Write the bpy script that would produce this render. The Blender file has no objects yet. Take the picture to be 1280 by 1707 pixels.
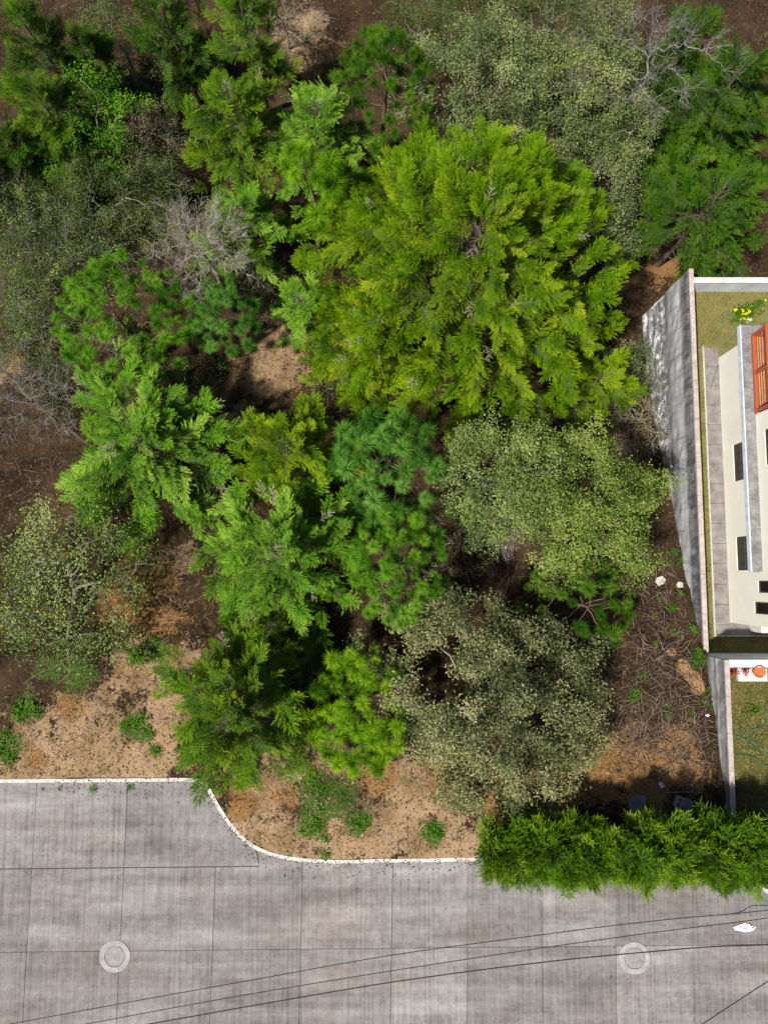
import bpy, bmesh, math, random
import numpy as np
from mathutils import Vector, Matrix, Quaternion

# ------------------------------------------------------------------ camera, sky, sun, exposure
SC = bpy.context.scene
COL = SC.collection
CAM_H, CAM_T, FPX = 27.0, math.radians(5.3), 1227.0        # height over the road, tilt from straight down, focal in px
cd = bpy.data.cameras.new('camera'); cam = bpy.data.objects.new('camera', cd); COL.objects.link(cam)
cam.location = (0, 0, CAM_H); cam.rotation_euler = (CAM_T, 0, 0)
cd.sensor_fit = 'VERTICAL'; cd.sensor_height = 36.0; cd.lens = 36.0 * FPX / 1707.0
cd.clip_start = 0.5; cd.clip_end = 2000
SC.camera = cam
SUN = Vector((-0.50, -0.34, 1.0)).normalized()              # towards the sun
W = bpy.data.worlds.new('World'); SC.world = W; W.use_nodes = True
wn = W.node_tree.nodes; wl = W.node_tree.links
sky = wn.new('ShaderNodeTexSky'); sky.sky_type = 'NISHITA'; sky.sun_disc = False; sky.dust_density = 3.5; sky.air_density = 0.9; sky.altitude = 1500
sky.sun_elevation = math.asin(SUN.z); sky.sun_rotation = math.atan2(SUN.x, SUN.y)
wn['Background'].inputs[1].default_value = 0.07
wl.new(sky.outputs[0], wn['Background'].inputs[0])
sd = bpy.data.lights.new('sun', 'SUN'); sd.energy = 5.0; sd.angle = math.radians(2.5); sd.color = (1.0, 0.94, 0.85)
so = bpy.data.objects.new('sun', sd); COL.objects.link(so)
so.rotation_euler = SUN.to_track_quat('Z', 'Y').to_euler(); so.location = (-20, -30, 60)
SC.view_settings.view_transform = 'Standard'; SC.view_settings.look = 'None'
SC.view_settings.exposure = 0.46; SC.view_settings.gamma = 1.0
SC.render.engine = 'CYCLES'
SC.cycles.max_bounces = 6; SC.cycles.diffuse_bounces = 3; SC.cycles.transmission_bounces = 4

RNG = np.random.default_rng(7)
random.seed(7)
CT, ST = math.cos(CAM_T), math.sin(CAM_T)

def ray(px, py):
    x = (px - 640) / FPX; y = -(py - 853.5) / FPX
    return x, y * CT + ST, y * ST - CT
def at(px, py, z):
    x, y, d = ray(px, py); t = (z - CAM_H) / d
    return Vector((x * t, y * t, z))
def zfor(px, py, X):
    x, y, d = ray(px, py); t = X / x
    return y * t, CAM_H + d * t

# ------------------------------------------------------------------ helpers
def tag(o, label=None, cat=None, group=None, kind=None):
    if label: o['label'] = label
    if cat: o['category'] = cat
    if group: o['group'] = group
    if kind: o['kind'] = kind
    return o
def empty(name, loc, label, cat, group=None, rz=0.0):
    o = bpy.data.objects.new(name, None); COL.objects.link(o); o.location = loc; o.rotation_euler = (0, 0, rz)
    o.empty_display_size = 0.2
    return tag(o, label, cat, group)
def link(name, me, parent=None, mat=None):
    o = bpy.data.objects.new(name, me); COL.objects.link(o)
    if parent is not None: o.parent = parent
    if mat is not None and len(me.materials) == 0: me.materials.append(mat)
    return o
def np_mesh(name, v, f, mat=None, attr=None, smooth=False):
    """v (n,3), f (m,k) same k; attr: per-vertex float 'v'"""
    v = np.asarray(v, np.float32); f = np.asarray(f, np.int32)
    me = bpy.data.meshes.new(name)
    m, k = f.shape
    me.vertices.add(len(v)); me.vertices.foreach_set('co', v.ravel())
    me.loops.add(m * k); me.loops.foreach_set('vertex_index', f.ravel())
    me.polygons.add(m); me.polygons.foreach_set('loop_start', np.arange(0, m * k, k, dtype=np.int32))
    me.polygons.foreach_set('use_smooth', np.full(m, smooth, dtype=bool))
    if attr is not None:
        a = me.attributes.new('v', 'FLOAT', 'POINT'); a.data.foreach_set('value', np.asarray(attr, np.float32))
    me.update(calc_edges=True)
    if mat: me.materials.append(mat)
    return me
class Geo:
    """collects pieces of mesh with equal-size faces (quads)"""
    def __init__(s): s.v = []; s.f = []; s.a = []; s.n = 0
    def add(s, v, f, a=0.5):
        v = np.asarray(v, np.float32).reshape(-1, 3); s.v.append(v); s.f.append(np.asarray(f, np.int32) + s.n)
        s.a.append(np.full(len(v), a, np.float32) if np.isscalar(a) else np.asarray(a, np.float32)); s.n += len(v)
    def box(s, x0, x1, y0, y1, z0, z1):
        v = [(x0,y0,z0),(x1,y0,z0),(x1,y1,z0),(x0,y1,z0),(x0,y0,z1),(x1,y0,z1),(x1,y1,z1),(x0,y1,z1)]
        s.add(v, [(0,3,2,1),(4,5,6,7),(0,1,5,4),(1,2,6,5),(2,3,7,6),(3,0,4,7)])
    def mesh(s, name, mat=None, smooth=False):
        return np_mesh(name, np.concatenate(s.v), np.concatenate(s.f), mat, np.concatenate(s.a), smooth)
def box_mesh(name, x0, x1, y0, y1, z0, z1, mat, bevel=0.0, rough=0.0):
    bm = bmesh.new(); bmesh.ops.create_cube(bm, size=1.0)
    for v in bm.verts:
        v.co = ((x0 + x1) / 2 + v.co.x * (x1 - x0), (y0 + y1) / 2 + v.co.y * (y1 - y0), (z0 + z1) / 2 + v.co.z * (z1 - z0))
    if bevel: bmesh.ops.bevel(bm, geom=list(bm.edges), offset=bevel, segments=2, affect='EDGES', profile=0.6)
    me = bpy.data.meshes.new(name); bm.to_mesh(me); bm.free(); me.materials.append(mat)
    return me
def tubes(P0, P1, R0, R1, k=5):
    """many tapered prisms at once -> verts, quads"""
    P0 = np.asarray(P0, float); P1 = np.asarray(P1, float); n = len(P0)
    d = P1 - P0; d /= np.linalg.norm(d, axis=1, keepdims=True) + 1e-9
    ref = np.where(np.abs(d[:, 2:3]) > 0.9, np.array([[1., 0, 0]]), np.array([[0, 0, 1.]]))
    a = np.cross(d, ref); a /= np.linalg.norm(a, axis=1, keepdims=True); b = np.cross(d, a)
    th = np.arange(k) * 2 * np.pi / k
    ring = a[:, None, :] * np.cos(th)[None, :, None] + b[:, None, :] * np.sin(th)[None, :, None]
    v = np.concatenate([P0[:, None] + ring * np.asarray(R0)[:, None, None], P1[:, None] + ring * np.asarray(R1)[:, None, None]], 1)
    i = np.arange(k); q = np.stack([i, (i + 1) % k, (i + 1) % k + k, i + k], 1)
    f = (q[None] + (np.arange(n) * 2 * k)[:, None, None]).reshape(-1, 4)
    return v.reshape(-1, 3), f
def polytube(pts, r, k=6):
    pts = np.asarray(pts, float); r = np.broadcast_to(np.asarray(r, float), (len(pts),))
    v, f = [], []
    for i, p in enumerate(pts):
        t = pts[min(i + 1, len(pts) - 1)] - pts[max(i - 1, 0)]; t /= np.linalg.norm(t) + 1e-9
        ref = np.array([1., 0, 0]) if abs(t[2]) > .9 else np.array([0, 0, 1.])
        a = np.cross(t, ref); a /= np.linalg.norm(a); b = np.cross(t, a)
        for j in range(k):
            th = 2 * math.pi * j / k; v.append(p + (a * math.cos(th) + b * math.sin(th)) * r[i])
    for i in range(len(pts) - 1):
        for j in range(k): f.append((i*k + j, i*k + (j+1) % k, (i+1)*k + (j+1) % k, (i+1)*k + j))
    return np.array(v), np.array(f)
def spline(pts, n=8):
    pts = [np.array(p, float) for p in pts]; P = [2*pts[0]-pts[1]] + pts + [2*pts[-1]-pts[-2]]; out = []
    for i in range(1, len(P) - 2):
        for j in range(n):
            t = j / n; a, b, c, d = P[i-1:i+3]
            out.append(0.5*((2*b) + (c-a)*t + (2*a-5*b+4*c-d)*t*t + (3*b-a-3*c+d)*t**3))
    out.append(pts[-1]); return np.array(out)

# ------------------------------------------------------------------ materials
def new_mat(name):
    m = bpy.data.materials.new(name); m.use_nodes = True
    nt = m.node_tree; b = nt.nodes['Principled BSDF']
    return m, nt, b
def N(nt, t, **kw):
    n = nt.nodes.new(t)
    for k, v in kw.items(): setattr(n, k, v)
    return n
def ramp(nt, fac, stops, interp='LINEAR'):
    r = N(nt, 'ShaderNodeValToRGB'); r.color_ramp.interpolation = interp
    while len(r.color_ramp.elements) < len(stops): r.color_ramp.elements.new(0.5)
    for e, (p, c) in zip(r.color_ramp.elements, stops): e.position = p; e.color = (*c, 1) if len(c) == 3 else c
    nt.links.new(fac, r.inputs[0]); return r.outputs[0]
def noise(nt, vec, scale, detail=4, rough=0.55):
    n = N(nt, 'ShaderNodeTexNoise'); n.inputs['Scale'].default_value = scale; n.inputs['Detail'].default_value = detail
    n.inputs['Roughness'].default_value = rough
    if vec is not None: nt.links.new(vec, n.inputs['Vector'])
    return n.outputs[0]
def mix(nt, fac, a, b, mode='MIX'):
    m = N(nt, 'ShaderNodeMix'); m.data_type = 'RGBA'; m.blend_type = mode
    for sock, val in ((m.inputs[0], fac), (m.inputs[6], a), (m.inputs[7], b)):
        if hasattr(val, 'is_linked'): nt.links.new(val, sock)
        elif isinstance(val, (int, float)): sock.default_value = val
        else: sock.default_value = (*val, 1)
    return m.outputs[2]
def math_n(nt, op, a, b=0.0, clamp=False):
    m = N(nt, 'ShaderNodeMath', operation=op); m.use_clamp = clamp
    for s, val in ((m.inputs[0], a), (m.inputs[1], b)):
        if hasattr(val, 'is_linked'): nt.links.new(val, s)
        else: s.default_value = val
    return m.outputs[0]
def worldpos(nt, scale=(1, 1, 1)):
    g = N(nt, 'ShaderNodeNewGeometry'); mp = N(nt, 'ShaderNodeMapping'); mp.inputs['Scale'].default_value = scale
    nt.links.new(g.outputs['Position'], mp.inputs['Vector']); return mp.outputs[0]
def bump(nt, bsdf, h, strength, dist=0.02):
    b = N(nt, 'ShaderNodeBump'); b.inputs['Strength'].default_value = strength; b.inputs['Distance'].default_value = dist
    nt.links.new(h, b.inputs['Height']); nt.links.new(b.outputs[0], bsdf.inputs['Normal'])
def foliage(name, cols, transl=0.15, rough=0.65, objw=0.45, spec=0.06):
    """cols: palette from dark to light; per-leaf attribute and per-object random choose"""
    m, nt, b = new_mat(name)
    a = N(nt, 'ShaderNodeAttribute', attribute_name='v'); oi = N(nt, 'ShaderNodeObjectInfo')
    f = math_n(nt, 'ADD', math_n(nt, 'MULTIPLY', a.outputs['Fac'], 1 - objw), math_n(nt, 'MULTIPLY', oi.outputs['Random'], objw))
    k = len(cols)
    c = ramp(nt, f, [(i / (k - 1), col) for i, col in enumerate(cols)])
    nt.links.new(c, b.inputs['Base Color']); b.inputs['Roughness'].default_value = rough
    b.inputs['Specular IOR Level'].default_value = spec
    t = N(nt, 'ShaderNodeBsdfTranslucent'); nt.links.new(mix(nt, 0.7, c, (0.9, 1.0, 0.12), 'MULTIPLY'), t.inputs[0])
    ms = N(nt, 'ShaderNodeMixShader'); ms.inputs[0].default_value = transl
    nt.links.new(b.outputs[0], ms.inputs[1]); nt.links.new(t.outputs[0], ms.inputs[2])
    nt.links.new(ms.outputs[0], nt.nodes['Material Output'].inputs[0])
    return m
def plain(name, c1, c2, scale=6.0, rough=0.8, bmp=0.0, stretch=(1, 1, 1), spec=0.3):
    m, nt, b = new_mat(name); p = worldpos(nt, stretch)
    n = noise(nt, p, scale, 6, 0.6)
    nt.links.new(ramp(nt, n, [(0.3, c1), (0.7, c2)]), b.inputs['Base Color']); b.inputs['Roughness'].default_value = rough
    b.inputs['Specular IOR Level'].default_value = spec
    if bmp: bump(nt, b, noise(nt, p, scale * 4, 4), bmp)
    return m

M = {}
M['cyp_yellow'] = foliage('cypress_yellow', [(0.014,0.048,0.001), (0.058,0.138,0.002), (0.134,0.247,0.003), (0.240,0.352,0.006), (0.410,0.440,0.012)])
M['cyp_bright'] = foliage('cypress_bright', [(0.016,0.060,0.005), (0.058,0.175,0.009), (0.130,0.300,0.016), (0.240,0.420,0.035), (0.420,0.540,0.110)])
M['cyp_deep'] = foliage('cypress_deep', [(0.009,0.036,0.002), (0.030,0.096,0.003), (0.065,0.165,0.004), (0.135,0.245,0.008), (0.280,0.310,0.020)])
M['cyp_dark'] = foliage('cypress_dark', [(0.006,0.024,0.002), (0.018,0.060,0.003), (0.038,0.108,0.004), (0.072,0.160,0.006), (0.120,0.200,0.010)])
M['cyp_hedge'] = foliage('cypress_hedge', [(0.010,0.036,0.002), (0.030,0.090,0.003), (0.068,0.165,0.004), (0.135,0.255,0.008), (0.270,0.350,0.020)])
M['cyp_dead'] = foliage('cypress_dead_tips', [(.24,.24,.10), (.36,.35,.20), (.48,.46,.34)], 0.15)
M['pine_green'] = foliage('pine_green', [(0.026,0.085,0.005), (0.072,0.200,0.010), (0.140,0.325,0.018), (0.250,0.430,0.045)], 0.2, 0.6, 0.6)
M['pine_blue'] = foliage('pine_blue', [(0.018,0.070,0.007), (0.055,0.168,0.016), (0.118,0.285,0.034), (0.220,0.410,0.080)], 0.2, 0.6, 0.6)
M['pine_lime'] = foliage('pine_lime', [(0.050,0.135,0.004), (0.120,0.270,0.007), (0.225,0.410,0.012), (0.350,0.490,0.030)], 0.2, 0.6, 0.6)
M['pine_dark'] = foliage('pine_dark', [(0.014,0.048,0.004), (0.042,0.118,0.006), (0.084,0.195,0.010), (0.150,0.270,0.020)], 0.2, 0.6, 0.6)
M['leaf_olive'] = foliage('leaf_olive', [(0.034,0.048,0.016), (0.090,0.112,0.040), (0.175,0.195,0.076), (0.280,0.285,0.125), (0.410,0.390,0.200)], 0.2, 0.6, 0.05, 0.12)
M['leaf_pale'] = foliage('leaf_pale', [(0.042,0.078,0.014), (0.105,0.168,0.034), (0.190,0.265,0.062), (0.280,0.345,0.098), (0.400,0.420,0.160)], 0.2, 0.6, 0.05, 0.12)
M['leaf_lime'] = foliage('leaf_lime', [(0.045,0.080,0.010), (0.105,0.170,0.022), (0.190,0.270,0.040), (0.280,0.350,0.070), (0.400,0.410,0.130)], 0.2, 0.6, 0.05, 0.12)
M['leaf_grey'] = foliage('leaf_grey', [(0.032,0.055,0.018), (0.085,0.125,0.040), (0.160,0.210,0.072), (0.250,0.290,0.110), (0.350,0.360,0.170)], 0.2, 0.6, 0.05, 0.12)
M['leaf_dark'] = foliage('leaf_dark', [(0.020,0.042,0.010), (0.044,0.080,0.016), (0.076,0.122,0.026), (0.115,0.160,0.040), (0.170,0.190,0.060)], 0.25, 0.55, 0.05)
M['leaf_fresh'] = foliage('leaf_fresh', [(0.022,0.085,0.004), (0.055,0.165,0.006), (0.110,0.270,0.010), (0.180,0.350,0.020)], 0.3, 0.45, 0.05)
M['leaf_dry'] = foliage('leaf_dry', [(.10,.085,.04), (.17,.145,.07), (.25,.215,.11), (.30,.27,.16)], 0.2, 0.65, 0.05)
M['weed'] = foliage('weed_green', [(0.020,0.075,0.006), (0.045,0.140,0.009), (0.090,0.225,0.014), (0.150,0.290,0.030)], 0.3, 0.5, 0.3)
M['twig_grey'] = plain('twig_grey', (.13,.12,.11), (.25,.235,.22), 9, 0.85)
M['twig_pale'] = plain('twig_pale', (.24,.22,.19), (.42,.39,.35), 9, 0.85)
M['bark'] = plain('bark_brown', (.075,.052,.038), (.16,.12,.09), 10, 0.9, 0.3)
M['bark_mid'] = plain('bark_mid', (.10,.080,.062), (.20,.17,.135), 10, 0.9)
M['bark_pale'] = plain('bark_pale', (.19,.165,.135), (.34,.31,.27), 10, 0.85, 0.2)
M['bark_red'] = plain('bark_red', (.10,.055,.032), (.20,.12,.075), 10, 0.9, 0.3)

# ------------------------------------------------------------------ terrain
def sstep(a, b, x):
    t = np.clip((x - a) / (b - a), 0, 1); return t * t * (3 - 2 * t)
KERB_PX = [(-190,1307),(-60,1306),(0,1305),(170,1304),(322,1303),(340,1308),(350,1326),(364,1350),(382,1377),(402,1400),(425,1416),(455,1428),
           (490,1435),(540,1439),(600,1439),(655,1438),(720,1437),(790,1436),(900,1437),(1010,1440),(1120,1444),(1200,1450),(1245,1466),(1282,1493),(1330,1530),(1420,1600)]
KERB = np.array([at(x, y, 0.12)[:2] for x, y in KERB_PX])
KERB = spline(KERB, 4)
def kerb_y(x): return np.interp(x, KERB[:, 0], KERB[:, 1])
PROF_Y = np.array([-60, -8.1, -5.5, -2.9, -1.7, 0.2, 2.7, 5.0, 8.0, 9.85, 12.0, 20, 30, 60, 250])
PROF_Z = np.array([0.0, 0.0, -.45, -1.2, -1.85, -2.85, -3.75, -4.75, -5.95, -6.5, -6.65, -8.3, -9.2, -11, -14])
def terrain(x, y, fine=True):
    x = np.asarray(x, float); y = np.asarray(y, float)
    k = 0.72 + 0.28 * sstep(-14, 11, x)
    ledge = sstep(-6.0, -8.0, x) * 0.35 * (1 - sstep(-2.75, -2.45, y + .12*np.sin(x*2.1))) - sstep(-6.0, -8.0, x) * 0.35
    yb = y + sstep(-4, -8, x) * -2.6 * (1 - sstep(-3, 3, y))
    z = np.interp(yb, PROF_Y, PROF_Z) * k + ledge * sstep(-9, -4, y)
    z = z + 0.10 * sstep(-30, -8, y)
    if fine:
        b = (np.sin(x * 1.3 + 1.7 * np.sin(y * .7)) * np.cos(y * 1.1 + x * .4) * .12 + np.sin(x * 3.7 + y * 2.3) * np.sin(y * 4.1 - x * 1.9) * .05
             + np.sin(x * 9.1 + 2*np.sin(y*5.3)) * np.sin(y * 8.3 + 1.5*np.sin(x*4.7)) * .025)
        edge = sstep(0.1, 1.6, y - kerb_y(x))
        z = z + b * edge * (1 - 0.75 * sstep(11.2, 12.1, x))
    # dropped away under the road and under the walled yard
    z = np.where(y < kerb_y(x) + 0.02, -0.45, z)
    z = np.where((x > 12.2) & (y > -3.0) & (y < 12.1), np.minimum(z, -3.0), z)
    z = np.where((x > 12.2) & (y <= -3.0) & (y > -8.9), np.minimum(z, -0.3), z)
    return z
def tz(x, y): return float(terrain(np.array([x]), np.array([y]))[0])
def ground(px, py):
    z = -2.0
    for _ in range(12):
        p = at(px, py, z); z = 0.5 * z + 0.5 * tz(p.x, p.y)
    p = at(px, py, z); return Vector((p.x, p.y, tz(p.x, p.y)))

BLOBS = {  # px, py, radius px
 'straw': [(60,1240,70),(140,1220,80),(160,1270,90),(240,1260,80),(40,1290,60),(230,1105,55),(290,1120,50),(280,1190,50),(400,1380,50),(440,1320,60),(480,1290,55),(560,1400,80),(640,1390,80),
           (720,1400,80),(780,1410,50),(740,1330,60),(470,1400,60),(455,600,85),(430,640,40),(490,575,40),(405,690,35),(515,45,55),(480,90,50),(300,940,35),(420,1050,35),(150,100,35),(20,610,40),(470,1240,50),(560,1260,50),(690,1320,60)],
 'orange': [(250,970,55),(220,1010,50),(270,1030,40),(235,935,40),(1040,1250,65),(985,1290,60),(1070,1290,60),(1010,1250,50),(930,1310,50),(1125,1235,32),(1145,1290,36),(860,1320,60),(190,1000,40),(400,1345,28),(630,1290,34),(745,1300,36),(120,1175,26),(480,1330,24),(60,1265,20),(1190,400,50),(1110,440,60),(860,1350,40)],
 'ochre': [(1140,1112,14),(1152,1130,15),(1162,1146,13),(1120,1085,10)],
 'green': [(45,1180,26),(15,1240,24),(130,1125,34),(545,1325,48),(520,1370,30),(595,1365,26),(720,1382,24),(235,1095,20),(225,1215,24),(90,1110,30),(260,1080,24)],
}
BW = {k: [(*ground(x, y)[:2], r * 29.0 / FPX) for x, y, r in v] for k, v in BLOBS.items()}
def wob(x, y):
    return (np.sin(x * 2.3 + 1.3 * np.sin(y * 1.9)) * np.cos(y * 2.7 + 1.1 * np.sin(x * 1.7)) * .35 + np.sin(x * 6.1 + y * 3.7) * np.cos(y * 7.3 - x * 2.9) * .22)
def mask(kind, x, y):
    out = np.zeros_like(x)
    w = wob(x, y)
    for bx, by, r in BW[kind]:
        d = np.hypot(x - bx, y - by) / r + w * 0.8
        out = np.maximum(out, 1 - sstep(0.25, 1.35, d))
    return out

xs = np.unique(np.concatenate([np.linspace(-260, -24, 18), np.arange(-24, 24, 0.13), [12.19, 12.215], np.linspace(24, 260, 18)]))
ys = np.unique(np.concatenate([np.linspace(-260, -20, 18), np.arange(-20, 34, 0.14), np.linspace(34, 300, 20)]))
XX, YY = np.meshgrid(xs, ys); ZZ = terrain(XX, YY)
nx, ny = len(xs), len(ys)
idx = np.arange(nx * ny).reshape(ny, nx)
quads = np.stack([idx[:-1, :-1], idx[:-1, 1:], idx[1:, 1:], idx[1:, :-1]], -1).reshape(-1, 4)
m, nt, b = new_mat('forest_floor'); M['ground'] = m
ca = N(nt, 'ShaderNodeAttribute', attribute_name='cover'); sep = N(nt, 'ShaderNodeSeparateColor'); nt.links.new(ca.outputs['Color'], sep.inputs[0])
p = worldpos(nt)
n1 = noise(nt, p, 1.1, 5); n2 = noise(nt, p, 9, 6, 0.7); n3 = noise(nt, p, 34, 5, 0.7)
base = ramp(nt, n2, [(0.25, (.008,.005,.0035)), (0.44, (.024,.014,.009)), (0.60, (.056,.034,.020)), (0.78, (.13,.085,.052))])
base = mix(nt, ramp(nt, noise(nt, p, 0.55, 5, 0.65), [(0.44, (0,0,0)), (0.60, (.8,.8,.8))]), base, ramp(nt, n3, [(0.3, (.024,.016,.008)), (0.5, (.070,.046,.023)), (0.75, (.16,.11,.062))]))
base = mix(nt, ramp(nt, n1, [(0.42, (0,0,0)), (0.62, (1,1,1))]), base, mix(nt, 0.5, base, (.80,.62,.52), 'MULTIPLY'))
n4 = noise(nt, p, 3.3, 6, 0.7)
straw = ramp(nt, n3, [(0.25, (.13,.075,.042)), (0.45, (.31,.195,.112)), (0.66, (.45,.33,.21)), (0.82, (.60,.49,.36))])
straw = mix(nt, ramp(nt, n4, [(0.50, (0,0,0)), (0.66, (.75,.75,.75))]), straw, mix(nt, 0.5, straw, (.22,.125,.062)))
straw = mix(nt, ramp(nt, n4, [(0.30, (.7,.7,.7)), (0.44, (0,0,0))]), straw, mix(nt, 0.55, straw, (.66,.55,.42)))
orange = ramp(nt, n3, [(0.28, (.075,.038,.015)), (0.5, (.24,.125,.045)), (0.75, (.44,.27,.12))])
green = ramp(nt, n3, [(0.3, (.030,.055,.010)), (0.7, (.080,.13,.025))])
def edge_fac(ch):
    return ramp(nt, math_n(nt, 'ADD', sep.outputs[ch], math_n(nt, 'MULTIPLY', math_n(nt, 'ADD', math_n(nt, 'SUBTRACT', n2, 0.5), math_n(nt, 'SUBTRACT', n4, 0.5)), 2.6)), [(0.34, (0,0,0)), (0.74, (1,1,1))])
straw = mix(nt, ramp(nt, noise(nt, p, 0.8, 6, 0.7), [(0.46, (0,0,0)), (0.60, (.85,.85,.85))]), straw, ramp(nt, n3, [(0.3, (.075,.045,.022)), (0.5, (.20,.125,.06)), (0.75, (.40,.27,.14))]))
straw = mix(nt, ramp(nt, noise(nt, p, 1.7, 6, 0.7), [(0.56, (0,0,0)), (0.66, (.7,.7,.7))]), straw, ramp(nt, n3, [(0.3, (.04,.055,.014)), (0.7, (.14,.15,.04))]))
c = mix(nt, edge_fac(0), base, straw); c = mix(nt, edge_fac(1), c, orange)
c = mix(nt, edge_fac(2), c, green)
oc = ramp(nt, n3, [(0.3, (.30,.165,.07)), (0.7, (.45,.28,.14))])
c = mix(nt, ramp(nt, ca.outputs['Alpha'], [(0.35, (0,0,0)), (0.6, (1,1,1))]), c, oc)
nt.links.new(c, b.inputs['Base Color']); b.inputs['Roughness'].default_value = 0.95; b.inputs['Specular IOR Level'].default_value = 0.15
bump(nt, b, math_n(nt, 'ADD', n2, math_n(nt, 'MULTIPLY', n3, 0.5)), 0.9, 0.06)
me = np_mesh('ground', np.stack([XX, YY, ZZ], -1).reshape(-1, 3), quads, M['ground'], None, True)
fx, fy = XX.ravel(), YY.ravel()
colv = np.stack([mask('straw', fx, fy), mask('orange', fx, fy), mask('green', fx, fy), mask('ochre', fx, fy)], -1).astype(np.float32)
ca_ = me.color_attributes.new('cover', 'FLOAT_COLOR', 'POINT'); ca_.data.foreach_set('color', colv.ravel())
tag(link('ground', me), kind='structure')

# ------------------------------------------------------------------ road: cast concrete slabs, kerb
m, nt, b = new_mat('road_concrete'); M['road'] = m
oi = N(nt, 'ShaderNodeObjectInfo'); pg = worldpos(nt, (13, 0.16, 1)); pg2 = worldpos(nt, (44, 0.3, 1))
pw_ = worldpos(nt); cmb = N(nt, 'ShaderNodeCombineXYZ'); nt.links.new(math_n(nt, 'MULTIPLY', oi.outputs['Random'], 1.3), cmb.inputs[2])
va = N(nt, 'ShaderNodeVectorMath', operation='ADD'); nt.links.new(pw_, va.inputs[0]); nt.links.new(cmb.outputs[0], va.inputs[1]); p = va.outputs[0]
n1 = noise(nt, p, 0.42, 9, 0.72); n2 = noise(nt, p, 3.4, 9, 0.78); n3 = noise(nt, p, 24, 4, 0.7); g1 = noise(nt, pg, 1.0, 3); g2 = noise(nt, pg2, 1.0, 2)
c = ramp(nt, n1, [(0.28, (.10,.096,.096)), (0.44, (.19,.182,.18)), (0.58, (.275,.265,.26)), (0.75, (.36,.35,.34))])
c = mix(nt, 0.5, c, ramp(nt, n2, [(0.28, (.07,.066,.068)), (0.5, (.26,.25,.245)), (0.72, (.48,.47,.455))]), 'MIX')
c = mix(nt, 0.32, c, ramp(nt, g1, [(0.3, (.10,.10,.10)), (0.52, (.30,.29,.285)), (0.7, (.38,.37,.36))]), 'MIX')
c = mix(nt, ramp(nt, noise(nt, worldpos(nt, (0.35, 0.8, 1)), 0.6, 4), [(0.45, (0,0,0)), (0.7, (.55,.55,.55))]), c, mix(nt, 0.9, c, (1.0, .82, .72), 'MULTIPLY'))
c = mix(nt, 1.0, c, (.985, .985, .99), 'MULTIPLY')
c = mix(nt, ramp(nt, n3, [(0.60, (0,0,0)), (0.75, (.5,.5,.5))]), c, (.09,.085,.085))
c = mix(nt, ramp(nt, noise(nt, p, 0.9, 3, 0.5), [(0.58, (0,0,0)), (0.72, (.28,.28,.28))]), c, (.085,.08,.085))
c = mix(nt, 0.4, c, ramp(nt, noise(nt, worldpos(nt, (0.12, 1.1, 1)), 1.2, 6, 0.65), [(0.3, (.13,.125,.125)), (0.5, (.25,.242,.238)), (0.7, (.40,.39,.38))]))
c = mix(nt, ramp(nt, noise(nt, p, 7, 8, 0.8), [(0.50, (0,0,0)), (0.62, (.45,.45,.45))]), c, mix(nt, 0.5, c, (.10,.098,.098)))
bc = N(nt, 'ShaderNodeBrightContrast'); bc.inputs['Contrast'].default_value = 0.27; bc.inputs['Bright'].default_value = .01; nt.links.new(c, bc.inputs[0]); c = bc.outputs[0]
val = N(nt, 'ShaderNodeHueSaturation'); nt.links.new(c, val.inputs['Color'])
nt.links.new(math_n(nt, 'ADD', 0.84, math_n(nt, 'MULTIPLY', oi.outputs['Random'], 0.34)), val.inputs['Value'])
nt.links.new(val.outputs[0], b.inputs['Base Color']); b.inputs['Roughness'].default_value = 0.9; b.inputs['Specular IOR Level'].default_value = 0.2
bump(nt, b, math_n(nt, 'ADD', math_n(nt, 'MULTIPLY', g2, 1.0), math_n(nt, 'MULTIPLY', n3, 0.5)), 0.35, 0.01)
M['joint'] = plain('joint_dirt', (.085,.078,.070), (.16,.145,.13), 12, 0.95)
bm = bmesh.new()
road_me = box_mesh('road', -80, 80, -60, -6.9, -0.44, -0.04, M['joint'])
bm.from_mesh(road_me)
bm.free()
# bed under the slabs follows the kerb line
kx = KERB[:, 0]; bedv = []
KX = np.concatenate([[-90.], kx, [90.]]); KY = np.concatenate([[KERB[0, 1]], KERB[:, 1], [KERB[-1, 1] - 8]])
for x_, y_ in zip(KX, KY): bedv += [(x_, y_, -0.03), (x_, -60, -0.03)]
bedf = [(2*i, 2*i+1, 2*i+3, 2*i+2) for i in range(len(KX) - 1)]
bpy.data.meshes.remove(road_me)
road = tag(link('road', np_mesh('road', bedv, bedf, M['joint'])), kind='structure')
def slab_poly(poly, parent, mat, z0=-0.2, z1=0.0, name='slab'):
    bm = bmesh.new(); vs = [bm.verts.new((x, y, z1)) for x, y in poly]
    f = bm.faces.new(vs)
    if f.normal.z < 0: f.normal_flip()
    r = bmesh.ops.extrude_face_region(bm, geom=[f])
    for v in r['geom']:
        if isinstance(v, bmesh.types.BMVert): v.co.z = z0
    bmesh.ops.recalc_face_normals(bm, faces=list(bm.faces))
    top = [e for e in bm.edges if all(abs(v.co.z - z1) < 1e-5 for v in e.verts)]
    bmesh.ops.bevel(bm, geom=top, offset=0.006, segments=1, affect='EDGES')
    me = bpy.data.meshes.new(name); bm.to_mesh(me); bm.free(); me.materials.append(mat)
    return link(name, me, parent)
A = 0.018
def rd(u, v): return (u * 1.0 - (-(v + 10.0)) * A * 1.0, v + u * A * 0.55)      # road frame -> world
UJ = [-18.6, -15.6, -12.4, -9.16, -5.93, -2.86, 0.32, 2.96, 5.60, 8.15, 10.85, 13.5, 16.2, 19.0]
VJ = [-10.0, -12.8, -15.6, -18.4, -21.2]
G = 0.005
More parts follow.
